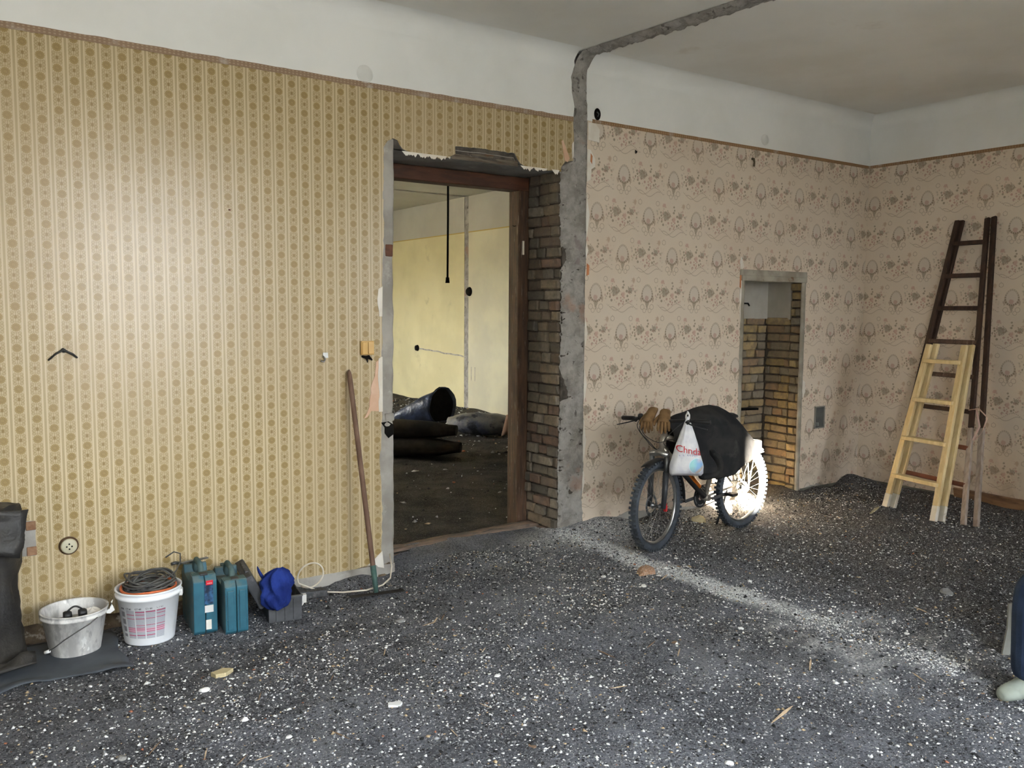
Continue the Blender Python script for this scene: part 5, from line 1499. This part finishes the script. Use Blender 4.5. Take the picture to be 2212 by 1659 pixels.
BROWNS = nm('dark_brown_sackcloth', C(58, 53, 48), C(44, 40, 37), 5, rough=0.9, spec=0.1, bs=0.3, bscale=40)
def lying_sack(name, label, a, c, ry, rz, mat, z0, sag=0.06, seed=0.0):
    a, c = Vector(a), Vector(c)
    d = c - a
    L = d.length
    side = Vector((-d.y, d.x, 0)).normalized()
    rings = []
    for k in range(18):
        t = k / 17
        e_ = (math.sin(math.pi * min(max(t, .04), .96))) ** 0.35
        p = a.lerp(c, t)
        ring = []
        for q in range(24):
            an = 2 * math.pi * q / 24
            f = 1 + .08 * n3(t * 4 + seed, math.cos(an) * 2, math.sin(an) * 2) + .04 * n3(t * 11, an * 3, seed)
            cy, cz = math.cos(an), math.sin(an)
            ring.append(p + side * ry * e_ * f * cy + Vector((0, 0, max(0.0, rz + rz * e_ * f * cz) if cz < 0 else rz + rz * e_ * f * cz)))
        rings.append(ring)
    b = MB().loft(rings)
    t = thing(name, label, 'sack', tuple(a))
    b.build('sack_body', [mat], t, world=True)
    return t
t = lying_sack('debris_sack', 'lower dark sack lying just inside the hall doorway', (4.10, 9.75, -0.02), (5.30, 8.78, -0.02), 0.24, 0.12, BROWNS, 0, seed=2.0)
MB().loft([[(4.35 + .9 * u_ , 9.62 - .72 * u_ + (.16 * math.cos(a)), .22 + .03 * math.sin(u_ * 5) + .10 * math.sin(a)) for a in [2 * math.pi * k / 16 for k in range(16)]] for u_ in np.linspace(0, 1, 10)]).build('tied_end', [BROWNS], t, world=True) if False else None
lying_sack('debris_sack', 'upper dark sack heaped on another inside the hall doorway', (4.05, 9.98, 0.16), (5.34, 8.95, 0.16), 0.25, 0.125, BROWNS, 0, seed=7.0)
PLAS = nm('black_bluish_plastic', C(36, 40, 52), C(52, 60, 80), 6, rough=0.28, spec=0.5, bs=0.5, bscale=14, bdist=.03, c=C(96, 112, 148), cscale=5, clo=0.58, chi=0.72)
PLASG = nm('dusty_grey_plastic', C(118, 116, 112), C(70, 76, 92), 5, rough=0.45, spec=0.4, bs=0.5, bscale=14, bdist=.03, c=C(40, 42, 50), cscale=6, clo=0.5, chi=0.62)
bgA = thing('open_plastic_bag', 'open black plastic bag gaping toward the right in the hall', 'bag', (6.55, 11.75, 0.0))
rings = []
for k in range(14):
    t_ = k / 13
    c_ = Vector((-.50 + .62 * t_, .34 - .50 * t_, .05 + .20 * t_))
    ring = []
    for q in range(22):
        a = 2 * math.pi * q / 22
        r_ = .04 + .26 * t_ ** .8
        f = 1 + .10 * n3(t_ * 5, math.cos(a) * 2, math.sin(a) * 2)
        ring.append(c_ + Vector((.85 * r_ * f * math.cos(a), .10 * r_ * f * math.cos(a), r_ * f * math.sin(a))) )
    rings.append([Vector((p.x, p.y, max(.01, p.z))) for p in ring])
MB().loft(rings, cap=False).build('bag_body', [PLAS], bgA, solid=0.006)
MB().add([p + Vector((-.02, .03, 0)) for p in rings[-1]], [tuple(range(22))]).build('bag_inner_shade', [BLACK], bgA)  # black disc painted as the shade inside the open bag
bgB = lying_sack('plastic_rubble_bag', 'crumpled dusty plastic rubble bag lying in the hall beside the door post', (6.10, 10.45, 0.0), (6.78, 9.75, 0.0), 0.22, 0.16, PLASG, 0, seed=12.0)
o = MB().grid([[(6.55 + .5 * u_, 9.78 - .42 * u_ - .12 * v_, .02 + .30 * v_ + .03 * math.sin(u_ * 7)) for u_ in np.linspace(0, 1, 12)] for v_ in np.linspace(0, 1, 6)]).build('cardboard_sheet', [nm('brown_cardboard', C(196, 158, 128), C(180, 140, 112), 5, rough=0.9)], solid=0.012)
tag(o, 'pale brown cardboard sheet leaning in the hall behind the door post', 'cardboard')

# ------------------------------------------------------------------ person sitting at the right edge (only shin and boot in the frame)
TROUS = nm('navy_work_trousers', C(40, 52, 74), C(30, 40, 58), 6, rough=0.9, spec=0.15, bs=0.3, bscale=110)
SKIN = nm('skin', C(196, 150, 122), C(186, 138, 112), 8, rough=0.55)
BOOT = nm('grey_green_dusty_boot', C(146, 152, 142), C(120, 126, 118), 9, rough=0.8, c=C(96, 98, 92), cscale=11, clo=0.58, chi=0.7)
pr = thing('person', 'person in navy work trousers and dusty boots at the right edge', 'person', (4.10, 1.84, 0))
def skin_mesh(name, verts, edges, radii, mat, parent, root=0, sub=2):
    me = bpy.data.meshes.new(name)
    inv = root_matrix(parent).inverted()
    me.from_pydata([tuple(inv @ Vector(v)) for v in verts], edges, [])
    me.materials.append(mat)
    o = bpy.data.objects.new(name, me); COL.objects.link(o); o.parent = parent
    o.modifiers.new('skin', 'SKIN')
    sv = me.skin_vertices[0].data
    for i, r_ in enumerate(radii): sv[i].radius = r_ if isinstance(r_, tuple) else (r_, r_)
    sv[root].use_root = True
    k = o.modifiers.new('sub', 'SUBSURF'); k.levels = k.render_levels = sub
    for q in me.polygons: q.use_smooth = True
    return o
_r = Vector((0.824, -0.566, 0))            # camera right
_f = Vector((0.566, 0.824, 0))             # away from the camera
FT = Vector((4.092, 1.808, 0))              # near ankle
def q(r_, f_, z): return tuple(FT + _r * r_ + _f * f_ + Vector((0, 0, z)))
ank, knee, hip = q(0.02, 0, .10), q(0.005, 0.0, .53), q(0.50, 0.05, .55)
ank2, knee2, hip2 = q(0.46, .26, .10), q(0.40, .27, .53), q(.62, .25, .55)
pel, waist, chest, neck, head = q(.53, .15, .57), q(.53, .15, .74), q(.50, .15, .98), q(.47, .15, 1.18), q(.445, .15, 1.265)
sh1, el1, wr1 = q(.50, -.04, 1.10), q(.52, -.10, .84), q(.40, -.02, .68)
sh2, el2, wr2 = q(.50, .34, 1.10), q(.52, .40, .84), q(.40, .30, .68)
V = [pel, waist, chest, neck, head, hip, knee, ank, hip2, knee2, ank2, sh1, el1, wr1, sh2, el2, wr2, q(.455, .15, 1.36), q(.46, .15, 1.43)]
Ed = [(0, 1), (1, 2), (2, 3), (3, 4), (0, 5), (5, 6), (6, 7), (0, 8), (8, 9), (9, 10), (2, 11), (11, 12), (12, 13), (2, 14), (14, 15), (15, 16), (4, 17), (17, 18)]
Rd = [.13, .12, .13, .052, (.062, .068), .075, .055, .04, .075, .055, .04, .055, .042, .028, .055, .042, .028, (.092, .098), (.070, .075)]
skin_mesh('body', V, Ed, Rd, SKIN, pr)
skin_mesh('trousers', [pel, hip, q(.25, .02, .565), knee, q(.012, 0, .42), q(.018, 0, .25), q(.026, 0, .075), hip2, q(.52, .27, .56), knee2, q(.43, .27, .25), q(.46, .26, .09), q(.53, .15, .72)],
          [(0, 1), (1, 2), (2, 3), (3, 4), (4, 5), (5, 6), (0, 7), (7, 8), (8, 9), (9, 10), (10, 11), (0, 12)],
          [.15, .10, .088, .078, .080, .080, .082, .10, .088, .074, .073, .074, .15], TROUS, pr)
skin_mesh('work_jacket', [q(.53, .15, .66), waist, chest, q(.47, .15, 1.14), sh1, el1, q(.44, -.04, .71), sh2, el2, q(.44, .32, .71)], [(0, 1), (1, 2), (2, 3), (2, 4), (4, 5), (5, 6), (2, 7), (7, 8), (8, 9)], [.16, .15, .16, .07, .075, .062, .05, .075, .062, .05], TROUS, pr)
for a_, nmz in ((ank, 'boot'), (ank2, 'boot')):
    A = Vector(a_)
    tow = (-_r * 0.93 - _f * 0.25).normalized()
    sd_ = Vector((-tow.y, tow.x, 0))
    rings = []
    for t, w_, hgt in ((-.125, .028, .06), (-.115, .040, .10), (-.04, .046, .125), (.02, .046, .110), (.06, .050, .085), (.10, .052, .074), (.135, .044, .062), (.155, .022, .040)):
        ring = []
        for k in range(16):
            an = 2 * math.pi * k / 16
            y = w_ * math.cos(an)
            z = hgt / 2 + hgt / 2 * math.sin(an)
            ring.append(Vector((A.x, A.y, 0)) + tow * t + sd_ * y + Vector((0, 0, max(0.004, z))))
        rings.append(ring)
    MB().loft(rings).build(nmz, [BOOT], pr, subsurf=1, world=True)
for s_ in (-1, 1):
    c_ = Vector(q(.465, .15 + s_ * .088, 1.345))
    MB().tube([c_ + Vector((0, 0, .028)), c_ - _r * -.010, c_ - Vector((0, 0, .026))], [.007, .014, .008], 8).build('ear', [SKIN], pr, world=True)
HAIR = nm('dark_hair', C(52, 42, 36), rough=0.8)
hb_ = MB().loft([[Vector(q(.475, .15, 1.385)) + Vector((rr * math.cos(a), rr * math.sin(a), zz)) for a in [2 * math.pi * k / 16 for k in range(16)]] for rr, zz in ((.092, -.02), (.095, .03), (.08, .075), (.04, .10), (.005, .108))]).build('hair', [HAIR], pr, world=True)
for s_ in (-1, 1):
    c_ = Vector(q(.382, .15 + s_ * .032, 1.365))
    MB().lathe([(0, .008), (.008, .004), (.011, 0), (.008, -.004), (0, -.008)], 10, 0, Matrix.Translation(c_)).build('eye', [BLACK], pr, world=True)
c_ = Vector(q(.368, .15, 1.335)); MB().tube([c_ + Vector((0, 0, .03)), c_ - _r * .012, c_ - Vector((0, 0, .012))], [.008, .014, .010], 8).build('nose', [SKIN], pr, world=True)
c_ = Vector(q(.385, .15, 1.295)); MB().tube([c_ - _f * .022, c_ - _r * .004, c_ + _f * .022], [.004, .006, .004], 8).build('mouth', [REDP], pr, world=True)
for w_, s_ in ((wr1, 1), (wr2, -1)):
    W0 = Vector(w_)
    b = MB()
    dr = (-_r * .8 + Vector((0, 0, -.4))).normalized(); lat = _f
    b.loft([[W0 + dr * t + lat * ww * math.cos(a) + Vector((0, 0, hh * math.sin(a))) for a in [2 * math.pi * k / 12 for k in range(12)]] for t, ww, hh in ((-.02, .026, .022), (.03, .036, .018), (.08, .040, .014), (.095, .034, .010))])
    for i in range(4):
        o_ = lat * (-.029 + .019 * i)
        L_ = (.065, .078, .074, .058)[i]
        b.tube([W0 + dr * .08 + o_, W0 + dr * (.08 + L_ * .5) + o_ + Vector((0, 0, -.004)), W0 + dr * (.08 + L_ * .8) + o_ + Vector((0, 0, -.022)), W0 + dr * (.08 + L_ * .85) + o_ + Vector((0, 0, -.04))], [.009, .009, .008, .005], 8)
    b.tube([W0 + dr * .02 + lat * s_ * .03, W0 + dr * .05 + lat * s_ * .055, W0 + dr * .085 + lat * s_ * .058 + Vector((0, 0, -.012))], [.011, .010, .006], 8)
    b.build('hand', [SKIN], pr, world=True)
sb = thing('upturned_crate', 'grey crate the person sits on beyond the right edge', 'crate', q(.55, .15, 0))
MB().box(-.2, .2, -.2, .2, 0, .42).build('crate_body', [GREYPL], sb, bevel=.01)
MB().box(-.21, .21, -.21, .21, .40, .44).build('crate_rim', [GREYPL], sb, bevel=.006)
bo = MB().prism([(0, 0), (.30, 0), (.30, .285), (.035, .27), (.030, .15)], lambda a, c, d: (a, d, c), 0, .012).build('pale_board', [nm('pale_grey_board', C(150, 149, 142), C(132, 131, 124), 6, rough=0.8)])
bo.location = (4.50, 2.10, 0.0); bo.rotation_euler = (R(-5), 0, math.atan2(-0.566, 0.824)); tag(bo, 'pale grey board standing upright behind the person at the right edge', 'board')

# ------------------------------------------------------------------ debris on the floor
CH = [nm('chip_white', C(238, 238, 236), C(220, 220, 217), 30, rough=0.9), nm('chip_grey', C(158, 158, 158), C(128, 128, 130), 30, rough=0.95),
      nm('chip_tan', C(188, 166, 132), C(160, 140, 112), 30, rough=0.95), nm('chip_dark', C(52, 51, 51), C(36, 36, 36), 30, rough=0.9), nm('chip_brick', C(166, 112, 88), C(146, 94, 72), 30, rough=0.95)]
def fz_arr(x, y):
    return np.array([floor_z(a, c) for a, c in zip(x, y)])
def scatter(name, n, smin, smax, probs, dens, xr, yr, fz, seed):
    g = np.random.default_rng(seed)
    xs = g.uniform(*xr, n * 6); ys2 = g.uniform(*yr, n * 6)
    keep = g.uniform(0, 1, n * 6) < dens(xs, ys2)
    xs, ys2 = xs[keep][:n], ys2[keep][:n]
    n = len(xs)
    zs = fz(xs, ys2)
    base = np.array([(1, 0, 0), (0, 1, 0), (-1, 0, 0), (0, -1, 0), (0, 0, 1), (0, 0, -1)], float)
    fac = np.array([(0, 1, 4), (1, 2, 4), (2, 3, 4), (3, 0, 4), (1, 0, 5), (2, 1, 5), (3, 2, 5), (0, 3, 5)])
    s = smin * (smax / smin) ** (g.uniform(0, 1, n) ** 1.9)
    v = np.repeat(base[None], n, 0) * (1 + g.uniform(-.45, .35, (n, 6, 3))) + g.uniform(-.25, .25, (n, 6, 3))
    v[:, :, 0] *= (s * g.uniform(.7, 1.5, n))[:, None]; v[:, :, 1] *= (s * g.uniform(.6, 1.1, n))[:, None]; v[:, :, 2] *= (s * g.uniform(.35, .85, n))[:, None]
    a = g.uniform(0, 6.283, n)
    c, si = np.cos(a)[:, None], np.sin(a)[:, None]
    x2 = v[:, :, 0] * c - v[:, :, 1] * si; y2 = v[:, :, 0] * si + v[:, :, 1] * c
    v[:, :, 0], v[:, :, 1] = x2 + xs[:, None], y2 + ys2[:, None]
    v[:, :, 2] += (zs + s * .22)[:, None]
    me = bpy.data.meshes.new(name)
    F_ = (fac[None] + (np.arange(n) * 6)[:, None, None]).reshape(-1, 3)
    me.vertices.add(n * 6); me.vertices.foreach_set('co', v.reshape(-1).astype(np.float32))
    me.loops.add(len(F_) * 3); me.loops.foreach_set('vertex_index', F_.reshape(-1).astype(np.int32))
    me.polygons.add(len(F_)); me.polygons.foreach_set('loop_start', np.arange(0, len(F_) * 3, 3, dtype=np.int32))
    mi = g.choice(len(probs), n, p=probs)
    me.polygons.foreach_set('material_index', np.repeat(mi, 8).astype(np.int32))
    me.update(calc_edges=True); me.validate()
    for k in CH: me.materials.append(k)
    return link_copy(me, name)
def dens(x, y):
    sm = lambda t: np.clip(t, 0, 1) ** 2 * (3 - 2 * np.clip(t, 0, 1))
    d = 0.60 - 0.45 * sm((y - 3.9) / .7) * sm((3.2 - x) / .8) - 0.38 * sm((x - 4.35) / .5)
    d += 0.9 * np.exp(-((x - 4.10) / .16) ** 2) * sm((y - 2.0) / .6)
    d += 0.8 * np.exp(-((x - 4.2) / .5) ** 2 - ((y - 5.1) / .3) ** 2)
    d += 0.35 * np.exp(-((x - 6.0) / 1.2) ** 2 - ((y - 5.0) / .25) ** 2)
    d += 0.4 * np.exp(-((x - 4.2) / .4) ** 2 - ((y - 2.3) / .4) ** 2)
    d *= 0.72 + 0.5 * np.sin(x * 3.1 + 1.7 * np.sin(y * 2.3)) * np.sin(y * 2.7 + 1.3 * np.sin(x * 1.9))
    return np.clip(d, .04, 1)
o = scatter('plaster_chips', 62000, .0016, .0095, [.60, .30, .075, .02, .005], dens, (-.6, 7.9), (0.6, 5.2), fz_arr, 3)
tag(o, 'white and grey plaster chips strewn all over the dark floor', 'rubble', kind='stuff')
o = scatter('dust_trail_grit', 16000, .0016, .0075, [.80, .18, .02, 0, 0], lambda x, y: np.clip(np.exp(-((x - 4.10 + (y - 5.0) * .02) / .11) ** 2) * (.55 + .45 * np.sin(y * 5 + 3 * np.sin(y * 2.1))), 0, 1) * (y > 2.1) + .5 * np.exp(-((x - 4.25) / .35) ** 2 - ((y - 5.1) / .16) ** 2), (3.4, 5.0), (1.9, 5.2), fz_arr, 17)
tag(o, 'trail of white plaster grit where the partition stood', 'rubble', kind='stuff')
o = scatter('ash_grit', 36000, .003, .012, [.05, .46, .045, .44, .005], lambda x, y: np.clip(.55 + .45 * np.exp(-((y - 5.0) / .4) ** 2), 0, 1), (-.6, 7.9), (0.6, 5.22), fz_arr, 5)
tag(o, 'dark slag and ash grit covering the floor', 'rubble', kind='stuff')
o = scatter('hall_rubble', 2500, .008, .035, [.16, .34, .1, .36, .04], lambda x, y: np.clip(.25 + .6 * (x - 5.8) / 2, .1, 1), (2.5, 7.8), (6.0, 15), lambda x, y: np.array([-0.015 + 0.03 * n3(a, c, 0, 1.3) + 0.015 * n3(a, c, 2, 4.0) + 0.05 * sstep((a - 7.2) / 0.5) for a, c in zip(x, y)]), 9)
tag(o, 'grey rubble scattered over the hall floor', 'rubble', kind='stuff')

# single larger pieces
def lump_mesh(seed, mat, flat=.55):
    g = random.Random(seed)
    bm = bmesh.new()
    bmesh.ops.create_icosphere(bm, subdivisions=2, radius=1.0)
    for v in bm.verts:
        k = 1 + .28 * noise.noise(v.co * 1.3 + Vector((seed, 0, 0))) + .12 * noise.noise(v.co * 3.1 + Vector((0, seed, 0)))
        v.co = Vector((v.co.x * k, v.co.y * k * .8, max(-.5, v.co.z * k) * flat))
    me = bpy.data.meshes.new('plaster_lump'); bm.to_mesh(me); bm.free(); me.materials.append(mat)
    return me
def shard_mesh(seed, mat, th=.16):
    g = random.Random(seed)
    n = g.randint(5, 7)
    pts = [((.75 + .35 * g.random()) * math.cos(2 * math.pi * k / n + g.uniform(-.3, .3)), (.75 + .35 * g.random()) * .65 * math.sin(2 * math.pi * k / n + g.uniform(-.3, .3))) for k in range(n)]
    me = MB().prism(pts, lambda a, c, d: (a, c, d), 0, th).mesh('shard'); me.materials.append(mat)
    return me
def splinter_mesh(seed, mat):
    g = random.Random(seed)
    b = MB()
    b.loft([[(x, w_ * (1 if k in (0, 3) else -1) + g.uniform(-.008, .008), h_ * (1 if k < 2 else 0) + .01 * g.random()) for k in range(4)] for x, w_, h_ in ((-.5, .006, .010), (-.3, .020, .022), (.1, .026, .026), (.35, .018, .02), (.5, .004, .008))], smooth=False)
    me = b.mesh('wood_splinter'); me.materials.append(mat)
    return me
LMK = [('the bicycle front wheel', 4.39, 4.5, .9), ('the pine ladder', 7.0, 4.0, 1.0), ('the dirty bucket', .6, 4.8, .7), ('the teal tool cases', 1.4, 4.7, .7), ('the floor scraper', 2.34, 4.8, .8), ('the seated person', 4.1, 1.85, .7), ('the broken doorway', 3.4, 5.2, .8), ('the white dust trail', 4.1, 3.2, .7)]
def near(x, y):
    for n_, a, c, r_ in LMK:
        if math.hypot(x - a, y - c) < r_: return 'near ' + n_
    if x > 4.6: return 'on the darker floor at the right'
    return 'in the left foreground' if x * .824 - y * .566 < -.6 else 'in the middle foreground'
WCH = CH[0]
YST = nm('yellowish_stone', C(206, 190, 150), C(184, 170, 134), 20, rough=0.9)
GST = nm('grey_stone', C(150, 148, 144), C(124, 122, 120), 20, rough=0.95)
SPW = nm('pale_splinter_wood', C(204, 182, 152), C(182, 158, 128), 6, stretch=(1, 8, 8), rough=0.8)
SPD = nm('brown_splinter_wood', C(150, 126, 104), C(122, 100, 82), 6, stretch=(1, 8, 8), rough=0.85)
def drop(me, name, x, y, s, rz, label, cat, group=None, dz=0.0, tilt=0.0):
    o = link_copy(me, name)
    o.location = (x, y, floor_z(x, y) + dz)
    o.rotation_euler = (R(tilt), R(tilt * .6), R(rz))
    o.scale = (s, s, s)
    return tag(o, label, cat, group)
drop(shard_mesh(1, YST, .35), 'stone_shard', 1.145, 4.136, .058, 10, 'flat yellowish shard in front of the teal cases', 'stone')
drop(shard_mesh(5, WCH, .3), 'plaster_shard', 1.662, 3.304, .036, -20, 'bright white angular plaster shard in the middle foreground', 'plaster')
drop(lump_mesh(3, GST), 'stone', 2.246, 4.398, .034, 0, 'rounded grey stone in front of the floor scraper', 'stone')
drop(lump_mesh(8, nm('brownish_lump', C(170, 128, 96), C(134, 102, 78), 14, rough=.95, c=C(206, 198, 186), cscale=20, clo=.5, chi=.65), .6), 'brick_fragment', 3.93, 4.123, .075, 30, 'brown broken brick lump on the white dust trail', 'brick')
drop(lump_mesh(12, WCH), 'plaster_lump', 1.02, 3.98, .026, 0, 'small white lump left of the yellowish shard', 'plaster')
drop(lump_mesh(21, YST, .7), 'stone', 5.313, 4.95, .075, 20, 'pale stone lying under the bicycle crank', 'stone')
drop(lump_mesh(22, GST, .6), 'stone', 5.255, 2.804, .05, 60, 'flat grey stone on the dark floor at the right', 'stone')
o = drop(splinter_mesh(2, nm('greyish_stick', C(176, 168, 140), C(152, 144, 118), 6, rough=.85)), 'wood_offcut', 6.889, 4.35, .36, 20, 'pale flat stick lying by the feet of the pine ladder', 'wood')
SPL = [splinter_mesh(k, SPW if k % 3 else SPD) for k in range(6)]
LMP = [lump_mesh(30 + k, WCH if k % 3 else GST) for k in range(6)]
SHD = [shard_mesh(40 + k, WCH if k % 2 else SPD, .18) for k in range(4)]
spots = [(2.839, 3.256, .20, 60), (3.01, 2.294, .30, -20), (3.569, 2.565, .22, 0), (1.356, 3.199, .16, 75), (2.388, 4.24, .16, 10), (2.33, 4.20, .14, -25), (2.45, 4.26, .18, 15), (2.33, 3.628, .12, 5), (2.474, 3.606, .12, 40), (0.70, 3.50, .16, 20), (0.86, 3.36, .14, 35), (1.036, 3.193, .10, -30), (0.96, 3.22, .12, 10), (3.95, 3.97, .20, -8), (4.12, 3.98, .12, 5), (3.1, 3.2, .16, -10), (3.15, 3.05, .15, 4), (1.9, 3.9, .14, 25), (1.55, 3.75, .12, 20), (2.6, 2.9, .14, -50), (3.9, 2.2, .18, 30), (5.2, 3.6, .16, 20), (5.9, 3.9, .14, -15), (4.8, 2.7, .18, 40), (1.2, 3.74, .13, 30), (2.0, 3.1, .10, 70), (1.75, 2.95, .10, 50)]
for k, (x, y, L_, rz) in enumerate(spots):
    drop(SPL[k % 6], 'wood_splinter', x, y, L_ * .72, rz + 34, ('pale' if (k % 6) % 3 else 'brown') + ' wood splinter on the rubble floor ' + near(x, y), 'wood', 'wood splinters on the floor', .003)
g = random.Random(5)
for k in range(32):
    while True:
        x, y = g.uniform(.5, 6.5), g.uniform(1.9, 4.9)
        if dens(np.array([x]), np.array([y]))[0] > g.uniform(.1, .8) and (x * .566 + y * .824) > 2.9: break
    drop(LMP[k % 6] if k % 4 else SHD[k % 4], 'plaster_lump' if k % 4 else 'plaster_shard', x, y, g.uniform(.009, .022), g.uniform(0, 360), ('loose grey stone lump ' if k % 4 and not (k % 6) % 3 else 'loose white plaster lump ' if k % 4 else 'flat broken shard ') + 'on the floor ' + near(x, y), 'plaster', 'loose plaster lumps on the floor')
